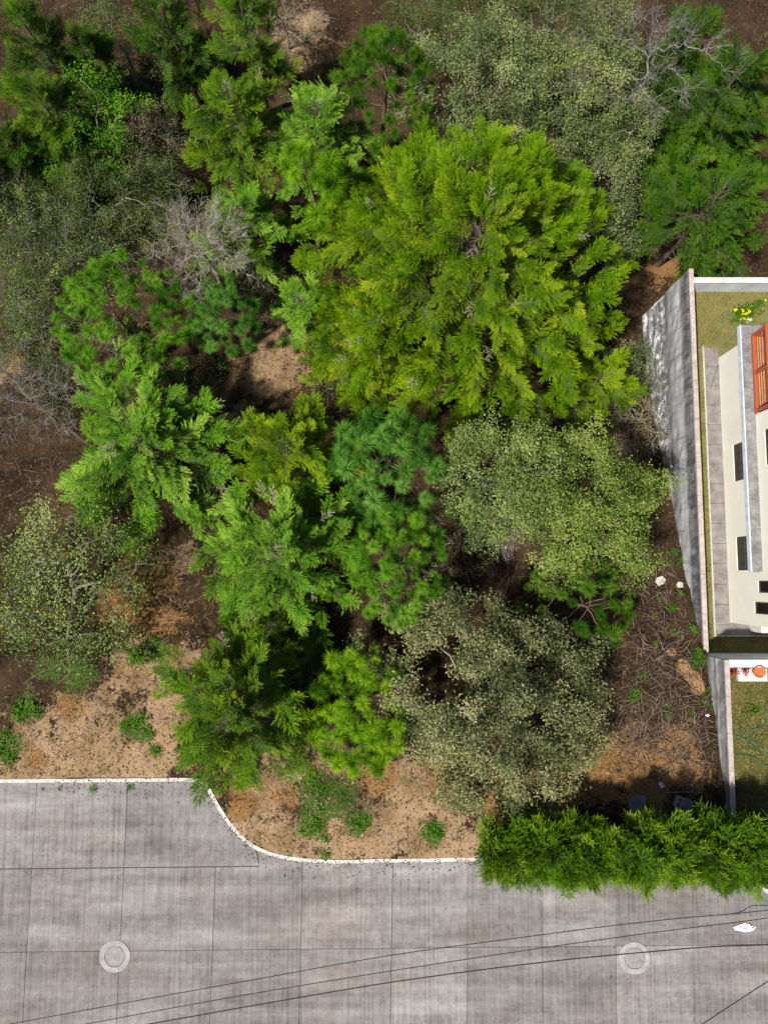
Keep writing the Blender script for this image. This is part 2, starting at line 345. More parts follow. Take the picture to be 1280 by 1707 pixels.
for j in range(len(VJ) - 1):
    for i in range(len(UJ) - 1):
        gl = 0.012 if abs(UJ[i] - 0.32) < .01 else G; gr = 0.012 if abs(UJ[i+1] - 0.32) < .01 else G
        t = 0.014 if j == 0 else G
        u0, u1, v0, v1 = UJ[i] + gl, UJ[i+1] - gr, VJ[j+1] + G, VJ[j] - t
        if j == 0:   # upper edge follows the kerb right of the mouth
            top = []
            for u in sorted({*np.linspace(u1, u0, 9), *[q for q in (-4.402, -4.398) if u0 < q < u1]}, reverse=True):
                x, y = rd(u, v1); ky = float(kerb_y(x)) - 0.005
                top.append((x, ky if (u > -4.4) else min(y, ky)))
            if top[0][1] < rd(u1, v0)[1] + .1: continue
            slab_poly([rd(u0, v0), rd(u1, v0)] + top, road, M['road'])
        else:
            if u0 > 14 and j < 2: pass
            slab_poly([rd(u0, v0), rd(u1, v0), rd(u1, v1), rd(u0, v1)], road, M['road'])
for i in range(2):
    u0, u1 = UJ[i] + G, UJ[i+1] - G
    slab_poly([rd(u0, -9.98), rd(u1, -9.98), (rd(u1, -7.3)[0], float(kerb_y(u1)) - .005), (rd(u0, -7.3)[0], float(kerb_y(u0)) - .005)], road, M['road'])
u0 = UJ[3] + G
seg = [(x, y - 0.005) for x, y in KERB if -9.0 < x < -4.42]
slab_poly([rd(u0, -9.98)] + [rd(-4.402, -9.98)] + [q for q in seg[::-1] if q[1] > -9.9] + [(rd(u0, -7.3)[0], float(kerb_y(u0)) - .005)], road, M['road'])
u0, u1 = UJ[2] + G, UJ[3] - G
slab_poly([rd(u0, -9.98), rd(u1, -9.98), (rd(u1, -7.3)[0], float(kerb_y(u1)) - .005), (rd(u0, -7.3)[0], float(kerb_y(u0)) - .005)], road, M['road'])

# kerb stones
m, nt, b = new_mat('kerb_paint'); M['kerb'] = m
p = worldpos(nt)
c = ramp(nt, noise(nt, p, 3.0, 6, 0.7), [(0.30, (.26,.24,.22)), (0.46, (.50,.485,.46)), (0.7, (.66,.645,.63))])
c = mix(nt, ramp(nt, noise(nt, p, 16, 5, 0.7), [(0.52, (0,0,0)), (0.70, (1,1,1))]), c, (.24,.21,.18))
nt.links.new(c, b.inputs['Base Color']); b.inputs['Roughness'].default_value = 0.85
bump(nt, b, noise(nt, p, 30, 3), 0.3)
kerb = bpy.data.objects.new('kerb', None); COL.objects.link(kerb); kerb['kind'] = 'structure'
# resample the kerb line about every metre
seglen = np.hypot(*np.diff(KERB, axis=0).T); cum = np.concatenate([[0], np.cumsum(seglen)])
tot = cum[-1]; ns = int(tot / 1.0)
def kpt(s): return np.array([np.interp(s, cum, KERB[:, 0]), np.interp(s, cum, KERB[:, 1])])
for i in range(ns):
    s0, s1 = i * tot / ns + 0.004, (i + 1) * tot / ns - 0.004
    pts = [kpt(s) for s in np.linspace(s0, s1, 4)]
    L, R_ = [], []
    for k in range(4):
        t = kpt(min(s0 + (s1 - s0) * k / 3 + .05, tot)) - kpt(max(s0 + (s1 - s0) * k / 3 - .05, 0)); t /= np.linalg.norm(t) + 1e-9
        nrm = np.array([-t[1], t[0]]); L.append(tuple(pts[k] + nrm * 0.125)); R_.append(tuple(pts[k]))
    jz = float(RNG.normal(0, 0.006)); sh_ = float(RNG.normal(0, .008)); L = [(a_ + sh_, b_ + sh_) for a_, b_ in L]
    slab_poly(R_ + L[::-1], kerb, M['kerb'], -0.3, 0.12 + jz, 'kerb_stone')

# ------------------------------------------------------------------ walls and yards
m, nt, b = new_mat('weathered_wall'); M['wall'] = m
p = worldpos(nt); sepz = N(nt, 'ShaderNodeSeparateXYZ'); nt.links.new(p, sepz.inputs[0])
pst = worldpos(nt, (1, 1.6, 0.12)); pb = worldpos(nt, (1, 0.05, 3.2))
n1 = noise(nt, p, 1.4, 7, 0.68); nb = noise(nt, pb, 1.2, 3, 0.5); ns_ = noise(nt, pst, 3.0, 4, 0.6)
c = ramp(nt, n1, [(0.28, (.06,.06,.068)), (0.48, (.20,.20,.21)), (0.7, (.42,.425,.44))])
c = mix(nt, 0.5, c, ramp(nt, nb, [(0.35, (.08,.08,.088)), (0.5, (.21,.21,.22)), (0.62, (.40,.41,.43))]))
zz = sepz.outputs['Z']
def bandfac(lo, a, b_, hi):
    r = N(nt, 'ShaderNodeMapRange', interpolation_type='SMOOTHSTEP'); r.inputs[1].default_value = lo; r.inputs[2].default_value = a; nt.links.new(zz, r.inputs[0])
    q = N(nt, 'ShaderNodeMapRange', interpolation_type='SMOOTHSTEP'); q.inputs[1].default_value = b_; q.inputs[2].default_value = hi; q.inputs[3].default_value = 1; q.inputs[4].default_value = 0; nt.links.new(zz, q.inputs[0])
    return math_n(nt, 'MULTIPLY', r.outputs[0], q.outputs[0])
# pale lime-washed course under the coping, dark lichen drips below the edge, white efflorescence low down
c = mix(nt, math_n(nt, 'MULTIPLY', bandfac(-3.3, -2.85, -2.45, -2.05), 0.75), c, mix(nt, 0.55, (.50,.515,.54), ramp(nt, n1, [(0.3,(.28,.29,.30)),(0.7,(.60,.615,.64))])))
c = mix(nt, math_n(nt, 'MULTIPLY', bandfac(-2.35, -2.0, -1.5, -1.32), ramp(nt, noise(nt, worldpos(nt, (1, 2.2, 0.5)), 1.8, 6, 0.7), [(0.40, (0,0,0)), (0.58, (.85,.85,.85))])), c, (.06,.065,.075))
pe = worldpos(nt, (1, 1.0, 0.8))
eff = math_n(nt, 'MULTIPLY', ramp(nt, noise(nt, pe, 2.3, 7, 0.75), [(0.50, (0,0,0)), (0.565, (1,1,1))]), bandfac(-7.0, -6.5, -4.6, -3.6))
c = mix(nt, math_n(nt, 'MULTIPLY', eff, 0.9), c, (.85,.88,.94))
c = mix(nt, ramp(nt, ns_, [(0.52, (0,0,0)), (0.72, (.55,.55,.55))]), c, (.12,.12,.13))
nt.links.new(c, b.inputs['Base Color']); b.inputs['Roughness'].default_value = 0.9; b.inputs['Specular IOR Level'].default_value = 0.2
bump(nt, b, math_n(nt, 'ADD', n1, math_n(nt, 'MULTIPLY', nb, 0.6)), 0.4, 0.04)
M['coping'] = plain('coping_concrete', (.30,.25,.22), (.50,.43,.40), 5, 0.9, 0.3)
M['coping_white'] = plain('coping_white', (.46,.44,.42), (.60,.58,.56), 4, 0.9, 0.2)
M['blue_plaster'] = plain('grey_blue_plaster', (.46,.49,.53), (.66,.69,.73), 1.6, 0.9, 0.2, (1, 1, .4))

def rough_wall(x0, x1, y0, y1, z0, z1, mat, step=0.35, amp=0.015, name='wall'):
    """box wall cut into a grid on its big west face so that it is not dead flat"""
    bm = bmesh.new(); bmesh.ops.create_cube(bm, size=1.0)
    for v in bm.verts: v.co = ((x0+x1)/2 + v.co.x*(x1-x0), (y0+y1)/2 + v.co.y*(y1-y0), (z0+z1)/2 + v.co.z*(z1-z0))
    for ax, a0, a1 in ((1, y0, y1), (2, z0, z1)):
        nseg = int((a1 - a0) / step)
        for i in range(1, nseg):
            no = [0, 0, 0]; no[ax] = 1; co = [0, 0, 0]; co[ax] = a0 + (a1 - a0) * i / nseg
            bmesh.ops.bisect_plane(bm, geom=bm.verts[:] + bm.edges[:] + bm.faces[:], plane_co=co, plane_no=no)
    for v in bm.verts:
        if abs(v.co.x - x0) < 1e-4 and z0 + .05 < v.co.z < z1 - .05: v.co.x += RNG.normal(0, amp) + 0.02 * math.sin(v.co.z * 9)
    me = bpy.data.meshes.new(name); bm.to_mesh(me); bm.free(); me.materials.append(mat); return me
YU, YL = -2.3, 0.12                 # upper lawn, lower lawn
rw = empty('retaining_wall', (12.3, 4.6, -7.5), 'tall weathered grey concrete retaining wall dropping to the wooded slope', 'wall')
def world_child(name, me, root, mat=None):
    o = link(name, me, root, mat); o.matrix_parent_inverse = Matrix.Translation(-root.location); return o
world_child('wall_face', rough_wall(12.13, 12.29, -2.80, 12.35, -9.0, -1.36, M['wall']), rw)
for i in range(10):
    a0 = -2.80 + i * 1.516; me = box_mesh('coping', 12.118, 12.302, a0 + .003, a0 + 1.513, -1.36, -1.28 + RNG.normal(0, .004), M['coping'], 0.012)
    world_child('coping', me, rw)
nw = empty('garden_wall', (16, 11.9, -2.4), 'low grey blue wall with white coping behind the yellow flowering bush', 'wall')
world_child('wall_face', box_mesh('wall', 12.292, 30, 11.82, 12.0, -9, -1.40, M['blue_plaster']), nw)
for i in range(9):
    world_child('coping', box_mesh('coping', 12.306 + i * 1.95, 12.30 + (i + 1) * 1.95, 11.79, 12.02, -1.40, -1.33, M['coping_white'], 0.01), nw)
pw = empty('garden_wall', (16, -3.0, -2.4), 'grey blue cross wall between the house yard and the lower lawn', 'wall')
world_child('wall_face', box_mesh('wall', 12.245, 30, -3.06, -2.84, -4, 0.44, M['blue_plaster']), pw)
world_child('coping', box_mesh('coping', 12.255, 30, -3.08, -2.81, 0.44, 0.50, M['blue_plaster'], 0.01), pw)
lw = empty('boundary_wall', (12.2, -5.6, -1), 'low weathered grey wall with pinkish coping beside the lower lawn', 'wall')
world_child('wall_face', rough_wall(12.09, 12.24, -9.2, -2.82, -3.0, 0.42, M['wall'], 0.3), lw)
for i in range(5):
    a0 = -9.2 + i * 1.276; world_child('coping', box_mesh('coping', 12.078, 12.252, a0 + .003, a0 + 1.273, 0.42, 0.50 + RNG.normal(0, .004), M['coping'], 0.012), lw)

m, nt, b = new_mat('dry_lawn'); M['lawn'] = m
p = worldpos(nt); n1 = noise(nt, p, 1.3, 6, 0.65); n2 = noise(nt, p, 22, 5, 0.7)
c = ramp(nt, n1, [(0.3, (.060,.075,.014)), (0.48, (.135,.125,.030)), (0.68, (.26,.205,.062))])
c = mix(nt, 0.45, c, ramp(nt, n2, [(0.3, (.05,.055,.012)), (0.7, (.30,.26,.10))]))
nt.links.new(c, b.inputs['Base Color']); b.inputs['Roughness'].default_value = 0.95; bump(nt, b, n2, 0.8, 0.03)
tag(link('upper_lawn', box_mesh('upper_lawn', 12.291, 30, -2.82, 11.82, -2.9, YU, M['lawn'])), kind='structure')
tag(link('lower_lawn', box_mesh('lower_lawn', 12.241, 30, -9.3, -3.105, -0.6, YL, M['lawn'])), kind='structure')

# ------------------------------------------------------------------ house
m, nt, b = new_mat('cream_render'); M['cream'] = m
p = worldpos(nt); n1 = noise(nt, p, 1.1, 6, 0.6); n2 = noise(nt, worldpos(nt, (1, 3, 0.25)), 1.6, 5, 0.6)
c = ramp(nt, n1, [(0.3, (.68,.665,.575)), (0.7, (.75,.735,.65))])
c = mix(nt, ramp(nt, n2, [(0.55, (0,0,0)), (0.8, (.4,.4,.4))]), c, (.62,.62,.54))
nt.links.new(c, b.inputs['Base Color']); b.inputs['Roughness'].default_value = 0.9; bump(nt, b, noise(nt, p, 40, 3), 0.15, 0.01)
m, nt, b = new_mat('mouldy_slab'); M['slab'] = m
p = worldpos(nt); n1 = noise(nt, p, 3.2, 8, 0.75)
c = ramp(nt, n1, [(0.3, (.07,.07,.075)), (0.5, (.165,.16,.16)), (0.72, (.30,.29,.285))])
c = mix(nt, ramp(nt, noise(nt, p, 22, 4), [(0.55, (0,0,0)), (0.7, (.6,.6,.6))]), c, (.38,.37,.36))
nt.links.new(c, b.inputs['Base Color']); b.inputs['Roughness'].default_value = 0.95; bump(nt, b, n1, 0.3, 0.02)
M['fascia'] = plain('fascia_blue_white', (.40,.45,.52), (.62,.67,.73), 2.5, 0.8, 0.1, (1, 1.5, 1))
M['walk'] = plain('walk_concrete', (.135,.118,.112), (.27,.245,.235), 2.6, 0.92, 0.3)
M['edging'] = plain('edging_pale', (.36,.35,.30), (.52,.50,.44), 6, 0.9)
M['terracotta'] = plain('terracotta_floor', (.42,.165,.068), (.54,.235,.105), 5, 0.75)
M['orange_wood'] = plain('orange_wood', (.29,.066,.026), (.39,.105,.042), 5, 0.6, 0.1, (4, .6, 4))
M['dark_metal'] = plain('dark_metal', (.022,.016,.015), (.05,.035,.03), 8, 0.5)
M['brown_frame'] = plain('brown_frame', (.035,.020,.013), (.075,.045,.03), 12, 0.5)
m, nt, b = new_mat('dark_glass'); M['glass'] = m
b.inputs['Base Color'].default_value = (.012, .011, .010, 1); b.inputs['Roughness'].default_value = 0.08
HX = 13.60; HS, HN = -1.66, 9.02; SL0, SL1 = 0.30, 0.47
house = empty('house', (17, 3.6, YU), 'cream rendered two storey house with dark grey ledge and orange balcony rail', 'house')
def hc(name, me, parent=None, mat=None):
    o = link(name, me, parent or house, mat)
    if parent is None: o.matrix_parent_inverse = Matrix.Translation(-house.location)
    return o
def holed_wall(name, X, y0, y1, z0, z1, holes, depth=0.14):
    ysp = sorted({y0, y1, *[h[0] for h in holes], *[h[1] for h in holes]}); zsp = sorted({z0, z1, *[h[2] for h in holes], *[h[3] for h in holes]})
    g = Geo()
    for i in range(len(ysp) - 1):
        for j in range(len(zsp) - 1):
            cy, cz = (ysp[i]+ysp[i+1])/2, (zsp[j]+zsp[j+1])/2
            if any(h[0] < cy < h[1] and h[2] < cz < h[3] for h in holes): continue
            g.add([(X, ysp[i], zsp[j]), (X, ysp[i], zsp[j+1]), (X, ysp[i+1], zsp[j+1]), (X, ysp[i+1], zsp[j])], [(0,1,2,3)])
    for a, b_, c_, d in holes:
        E_ = X + depth
        for q in ([(X,a,c_),(E_,a,c_),(E_,a,d),(X,a,d)], [(X,b_,c_),(X,b_,d),(E_,b_,d),(E_,b_,c_)], [(X,a,c_),(X,b_,c_),(E_,b_,c_),(E_,a,c_)], [(X,a,d),(E_,a,d),(E_,b_,d),(X,b_,d)]): g.add(q, [(0,1,2,3)])
    # the other sides of the storey, so that it is a closed volume
    x2 = 22.0
    for q in ([(X,y0,z0),(x2,y0,z0),(x2,y0,z1),(X,y0,z1)], [(X,y1,z0),(X,y1,z1),(x2,y1,z1),(x2,y1,z0)], [(x2,y0,z0),(x2,y1,z0),(x2,y1,z1),(x2,y0,z1)], [(X,y0,z1),(x2,y0,z1),(x2,y1,z1),(X,y1,z1)]): g.add(q, [(0,1,2,3)])
    return g.mesh(name, M['cream'])
def win(pxl, y0p, y1p, height):
    ya, za = zfor(pxl, y0p, HX); yb, zb = zfor(pxl, y1p, HX)
    z0 = (za + zb) / 2 - .10; return (yb, ya, z0, z0 + height)
W1 = win(1224, 741, 803, 1.15); W2 = win(1229, 895, 951, 1.15)
W3 = win(1265, 968, 988, 1.2); W4 = win(1259, 1003, 1023, 1.2); W5 = win(1277, 715, 775, 1.2)
YB = zfor(1257, 690, HX)[0]
YB = 6.05
low = [W1, W2]; upw = [W3, W4, W5]
W1 = (W1[0], W1[1], W1[2], SL0 - .12); W2 = (W2[0], W2[1], W2[2], SL0 - .12); low = [W1, W2]
YE = 0.30      # where the ledge stops
hc('wall', holed_wall('wall', HX, HS, YB, YU - .1, 3.0, low + upw))
hc('wall', holed_wall('wall', HX, YB + .001, HN, YU - .1, SL1 - .18, []))
hc('roof', box_mesh('roof', HX - .03, 22.2, HS - .03, YB + .03, 3.002, 3.12, M['slab'], 0.02))
led = hc('ledge', box_mesh('ledge', 13.21, HX - .002, YE, 9.42, SL0, SL1, M['slab'], 0.012))
hc('ledge', box_mesh('ledge', HX - .002, 22, HN + .002, 9.42, SL0, SL1, M['slab'], 0.012))
fo = link('fascia', box_mesh('fascia', 13.165, 13.208, YE - .004, 9.424, SL0 - .05, SL1 + .012, M['fascia'], 0.006), led)
hc('balcony_floor', box_mesh('balcony_floor', HX + .0, 22, YB + .001, HN, SL1 - .17, SL1 + .02, M['terracotta']))
def wparts(h, mull):
    y0, y1, z0, z1 = h
    f = 0.05; X0, X1 = HX + .03, HX + .08
    g = Geo(); y0 += .002; y1 -= .002; z0 += .002; z1 -= .002; g.box(X0, X1, y0, y0+f, z0, z1); g.box(X0, X1, y1-f, y1, z0, z1); g.box(X0, X1, y0+f, y1-f, z0, z0+f); g.box(X0, X1, y0+f, y1-f, z1-f, z1)
    if mull: g.box(X0+.004, X1, (y0+y1)/2-.025, (y0+y1)/2+.025, z0+f, z1-f)
    w = hc('window', g.mesh('window', M['brown_frame']))
    link('pane', box_mesh('pane', X1 - .03, X1 - .012, y0+f, y1-f, z0+f, z1-f, M['glass']), w)
    if False: link('sill', box_mesh('sill', HX - .02, HX + .07, y0 + .004, y1 - .004, z0 + .001, z0 + .025, M['cream'], .006), w)
for h, mu in ((W1, 1), (W2, 1), (W3, 0), (W4, 0), (W5, 1)): wparts(h, mu)
# balcony railing: orange posts, foot rail and hand rail, dark thin bars
rz0 = SL1 + .021
g = Geo(); g.box(HX - .05, HX + .07, YB + .002, HN + .04, rz0, rz0 + .11)
rail = hc('railing', g.mesh('railing', M['orange_wood']))
def rp(name, me): return link(name, me, rail)
for y_ in (YB + .12, 7.58, HN - .02):
    rp('post', box_mesh('post', HX - .045, HX + .065, y_ - .055, y_ + .055, rz0 + .11, rz0 + .98, M['orange_wood'], .008))
rp('hand_rail', box_mesh('hand_rail', HX - .06, HX + .08, YB + .01, HN + .06, rz0 + .98, rz0 + 1.07, M['orange_wood'], .01))
for k in range(4):
    z_ = rz0 + .27 + k * .17
    v, f = polytube([(HX + .01, YB + .02, z_), (HX + .01, HN, z_)], 0.011, 6); rp('bar', np_mesh('bar', v, f, M['dark_metal']))
hc('north_rail', box_mesh('north_rail', HX + .08, 22, HN - .05, HN + .05, rz0 + .0, rz0 + .11, M['orange_wood'], .01))
hc('porch_step', box_mesh('porch_step', 14.35, 16.5, -2.0, HS - .003, YU + .05, -1.3, M['coping_white'], .02))
# pavement strip round the house: separate slabs with a pale edging
walk = bpy.data.objects.new('house_walkway', None); COL.objects.link(walk); walk['kind'] = 'structure'
yy = 9.45
while yy > -2.0:
    y2 = max(yy - 0.80, -2.15)
    link('paving_slab', box_mesh('paving_slab', 13.00 + .02, HX - .004, y2 + .006, yy - .006, YU - .05, YU + .06 + RNG.normal(0, .004), M['walk'], .008), walk); yy = y2
for i in range(4): link('paving_slab', box_mesh('paving_slab', HX + i * 1.2 + .004, HX + (i + 1) * 1.2 - .008, -2.15 + .006, HS - .004, YU - .05, YU + .055, M['walk'], .008), walk)
link('edging', box_mesh('edging', 12.965, 13.015, -2.20, 9.5, YU - .05, YU + .075, M['edging'], .006), walk)
link('edging', box_mesh('edging', 13.015, 18, -2.20, -2.155, YU - .05, YU + .072, M['edging'], .006), walk)

# ------------------------------------------------------------------ vegetation builders
def unit(a): return a / (np.linalg.norm(a, axis=-1, keepdims=True) + 1e-9)
def leaf_faces(P, D, Nn, L, Wd, fold=0.0):
    """diamond leaves: base P, direction D, normal Nn -> verts (4n,3), tris (2n,3)"""
    B = unit(np.cross(Nn, D)); L = np.asarray(L)[:, None]; Wd = np.asarray(Wd)[:, None]
    mid = P + D * L * 0.45
    up = unit(np.cross(D, B)) * (Wd * fold)
    v = np.stack([P, mid + B * Wd + up, P + D * L, mid - B * Wd + up], 1).reshape(-1, 3)
    i = np.arange(len(P))[:, None] * 4
    f = np.concatenate([i + np.array([[0, 1, 2]]), i + np.array([[0, 2, 3]])], 0)
    return v, f
def quad_to_tri(f): return np.concatenate([f[:, [0, 1, 2]], f[:, [0, 2, 3]]], 0)
def two_mat_mesh(name, va, fa, aa, vb, fb, ma, mb):
    v = np.concatenate([va, vb]); f = np.concatenate([fa, fb + len(va)])
    me = np_mesh(name, v, f, ma, np.concatenate([aa, np.full(len(vb), .5)])); me.materials.append(mb)
    mi = np.zeros(len(f), np.int32); mi[len(fa):] = 1; me.polygons.foreach_set('material_index', mi); return me

def make_bough(L, rng, spread=0.36, sprig=(0.09, 0.15), width=0.017, nb=None, bare=0.0, droop=0.14):
    nb = nb or int(L * 32)
    P, D, Nn, Ln, Wd, V = [], [], [], [], [], []
    t0, t1, tr0, tr1 = [], [], [], []
    ph = rng.uniform(0, 6)
    def ax(s): return np.array([s * L, 0.05 * L * math.sin(ph + 3 * s), 0.14 * L * s - droop * L * s * s])
    S = np.linspace(0, 1, 9)
    for a, b_ in zip(S[:-1], S[1:]): t0.append(ax(a)); t1.append(ax(b_)); tr0.append(.016 * (1 - a) + .003); tr1.append(.016 * (1 - b_) + .003)
    for i in range(nb):
        s = bare + (0.985 - bare) * (i + rng.uniform(0, .8)) / nb; side = 1 if i % 2 else -1
        ln = (L * spread * (1 - s) ** 0.7 * rng.uniform(.55, 1.2) + .09) * min(1, .45 + 3.5 * (s - bare))
        ang = math.radians(62 - 34 * s + rng.normal(0, 7)); roll = rng.normal(.12, .38)
        d = np.array([math.cos(ang), side * math.sin(ang) * math.cos(roll), math.sin(ang) * math.sin(roll)])
        o = ax(s); t0.append(o); t1.append(o + d * ln * .7); tr0.append(.006); tr1.append(.002)
        u = np.arange(.03, ln, .034)
        for uu in u:
            q = o + d * uu + np.array([0, 0, -.25 * uu * uu])
            for sd_ in (-1, 1):
                ff = rng.uniform(.35, .8) * sd_
                bb = unit(np.cross(np.array([0, 0, 1.]), d)); dd = unit(d * math.cos(ff) + bb * math.sin(ff) + rng.normal(0, .18, 3))
                P.append(q); D.append(dd); Nn.append(unit(np.array([0, 0, 1.]) + rng.normal(0, .45, 3)))
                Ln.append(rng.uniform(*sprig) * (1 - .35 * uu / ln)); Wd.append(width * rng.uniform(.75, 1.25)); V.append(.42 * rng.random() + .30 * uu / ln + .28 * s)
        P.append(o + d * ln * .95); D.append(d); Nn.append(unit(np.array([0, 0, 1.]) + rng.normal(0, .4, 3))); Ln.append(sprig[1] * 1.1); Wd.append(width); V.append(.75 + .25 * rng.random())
    V = np.clip(np.array(V), 0, 1)
    v, f = leaf_faces(np.array(P), np.array(D), np.array(Nn), np.array(Ln), np.array(Wd), .35)
    tv, tf = tubes(t0, t1, tr0, tr1, 3)
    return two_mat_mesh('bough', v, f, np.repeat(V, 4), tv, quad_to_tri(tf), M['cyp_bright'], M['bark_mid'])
_r = np.random.default_rng(11)
BOUGH_X = [make_bough(2.5, _r, .30, (.08, .15), .0125) for _ in range(6)]
BOUGH_L = [make_bough(1.9, _r, .33, (.08, .15), .0122) for _ in range(5)]
BOUGH_M = [make_bough(1.3, _r, .38, (.075, .14), .0115) for _ in range(5)]
BOUGH_S = [make_bough(0.85, _r, .42, (.07, .13), .011) for _ in range(4)]
BOUGH_H = [make_bough(0.85, _r, .34, (.13, .22), .012, 16, 0.0, .25) for _ in range(5)]
BOUGH_D = [make_bough(0.55, _r, .26, (.05, .09), .007, 9) for _ in range(3)]

def raw(me):
    v = np.zeros(len(me.vertices) * 3, np.float32); me.vertices.foreach_get('co', v); f = np.zeros(len(me.loops), np.int32); me.loops.foreach_get('vertex_index', f)
    a = np.zeros(len(me.vertices), np.float32); me.attributes['v'].data.foreach_get('value', a); mi = np.zeros(len(me.polygons), np.int32); me.polygons.foreach_get('material_index', mi)
    return v.reshape(-1, 3), f.reshape(-1, 3)[mi == 0], a
FILL = [raw(m_) for m_ in BOUGH_S]
def put(me, parent, loc, quat, scale, mat=None, name=None):
    o = bpy.data.objects.new(name or me.name.split('.')[0], me); COL.objects.link(o); o.parent = parent
    o.location = loc; o.rotation_mode = 'QUATERNION'; o.rotation_quaternion = quat; o.scale = scale if hasattr(scale, '__len__') else (scale,) * 3
    if mat: o.material_slots[0].link = 'OBJECT'; o.material_slots[0].material = mat
    return o
def frame_quat(d, roll=0.0):
    d = Vector(d).normalized(); up = Vector((0, 0, 1))
    if abs(d.z) > .97: up = Vector((0, 1, 0))
    y = up.cross(d).normalized(); z = d.cross(y)
    m3 = Matrix((d, y, z)).transposed()
    return m3.to_quaternion() @ Quaternion((1, 0, 0), roll)

def lobes(rng, amp):
    k = [(rng.integers(2, 6), rng.uniform(0, 6.28), rng.uniform(.3, 1)) for _ in range(4)]
    return lambda a: 1 + amp * sum(w * math.sin(n * a + p) for n, p, w in k) / 1.6
def cypress(px, py, za, R, depth, n, cls, mat, label, sx=1.0, sy=1.0, seed=0, dead=0, group='cypress trees on the slope', power=.72, lob=.14, sc=1.0, elev=(66, -12), fill=.25):
    rng = np.random.default_rng(1000 + seed)
    A = at(px, py, za); zg = tz(A.x, A.y)
    if za - depth < zg + .4: depth = za - zg - .4
    root = empty('cypress_tree', (A.x, A.y, zg), label, 'tree', group)
    H = za - zg
    zs = np.linspace(-.15, H - .15, 8); pts = np.stack([.05 * np.sin(zs * 1.3 + seed), .05 * np.cos(zs + seed), zs], 1)
    rb = .035 + .017 * H
    v, f = polytube(pts, rb * (1 - .93 * np.linspace(0, 1, 8)), 8); link('trunk', np_mesh('trunk', v, f, M['bark'], None, True), root)
    lf = lobes(rng, lob); LB0, LB1, LR = [], [], []
    L0 = {'X': 2.5, 'L': 1.9, 'M': 1.3, 'S': .85}[cls] * sc; lib = {'X': BOUGH_X, 'L': BOUGH_L, 'M': BOUGH_M, 'S': BOUGH_S}[cls]
    K = max(9, int(n / 7.5)); LIMB = [(((k + .5) / K) ** .62, k * 2.39996 + rng.normal(0, .2), rng.uniform(.82, 1.12)) for k in range(K)]
    for i in range(n):
        tl, al, kl = LIMB[i % K]; u = (i // K + rng.random()) / (n / K)      # u runs from the limb's tip inwards
        t = max(.02, min(1, tl * (1 - .42 * u))); R_l = R * (math.sin(tl * math.pi / 2) ** power) * lf(al) * kl
        r = R_l * (1 - .55 * u); side = rng.normal(0, .16 + .10 * u); a = al + side * 1.6 / max(.6, r)
        z = H - depth * t ** 1.25 - .55 * abs(side) * 1.5 + rng.normal(.05, .12) + (.22 if u < .3 else 0)
        e = math.radians(elev[0] + (elev[1] - elev[0]) * t ** .7 + rng.normal(0, 11))
        a2 = al + side * 1.9 + rng.normal(0, .22)
        d = Vector((math.cos(a2) * math.cos(e), math.sin(a2) * math.cos(e), math.sin(e)))
        s = sc * rng.uniform(.6, 1.2) * (.60 + .42 * t)
        L = L0 / sc * s
        tip = Vector((math.cos(a) * r * sx, math.sin(a) * r * sy, z)); b0 = tip - d * L
        rr = math.hypot(b0.x, b0.y)
        if r < .25 * R: b0 = tip - d * L * .6
        if b0.x * tip.x + b0.y * tip.y < 0: b0 = Vector((tip.x * .05, tip.y * .05, b0.z))
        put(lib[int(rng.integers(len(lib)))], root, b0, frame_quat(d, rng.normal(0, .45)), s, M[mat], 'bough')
        zt = max(.4, min(H - .25, b0.z - .35 * rr)); LB0.append((0, 0, zt)); LB1.append(b0); LR.append(.008 + .005 * rr)
    v, f = tubes(np.array(LB0), np.array([tuple(q) for q in LB1]), np.array(LR) * 1.3, np.array(LR) * .7, 4)
    tag(link('limbs', np_mesh('limbs', v, f, M['bark']), root), kind='stuff')
    for k in range(dead * 2 // 3):
        a = rng.uniform(0, 6.28); t = rng.uniform(.05, .95); r = R * math.sin(t * math.pi / 2) ** power * lf(a) * .96
        e = rng.uniform(0, .6); d = Vector((math.cos(a) * math.cos(e), math.sin(a) * math.cos(e), math.sin(e)))
        put(BOUGH_D[k % 3], root, Vector((math.cos(a) * r * sx, math.sin(a) * r * sy, H - depth * t ** 1.25 + .1)) - d * .35, frame_quat(d, rng.normal(0, .4)), rng.uniform(.7, 1.1), M['cyp_dead'], 'dead_spray')
    fv, ff, fa = [], [], []; off = 0
    for k in range(int(n * fill)):
        t = rng.random() ** .7; a = rng.uniform(0, 6.283); r = R * (math.sin(t * math.pi / 2) ** power) * lf(a) * rng.uniform(.8, 1.02)
        e = rng.normal(.45, .35); a2 = a + rng.normal(0, .6); d = Vector((math.cos(a2) * math.cos(e), math.sin(a2) * math.cos(e), math.sin(e)))
        mm = (Matrix.Translation(Vector((math.cos(a) * r * sx, math.sin(a) * r * sy, H - depth * t ** 1.25 + rng.normal(.05, .12))) - d * .5) @ frame_quat(d, rng.normal(0, .5)).to_matrix().to_4x4() @ Matrix.Scale(rng.uniform(.7, 1.15), 4))
        mm = np.array(mm); v, f, a_ = FILL[k % len(FILL)]; fv.append(v @ mm[:3, :3].T + mm[:3, 3]); ff.append(f + off); off += len(v); fa.append(np.clip(a_ + rng.normal(0, .12), 0, 1))
    if fv: tag(link('foliage', np_mesh('foliage', np.concatenate(fv), np.concatenate(ff), M[mat], np.concatenate(fa)), root), kind='stuff')
    if 0 < dead < 20:
        for k in range(3):
            a = k * 2.1 + seed; d = Vector((math.cos(a) * .5, math.sin(a) * .5, .8)); put(BOUGH_D[k % 3], root, Vector((0, 0, H - .55)), frame_quat(d), .8, M['cyp_dead'], 'dead_spray')
    return root

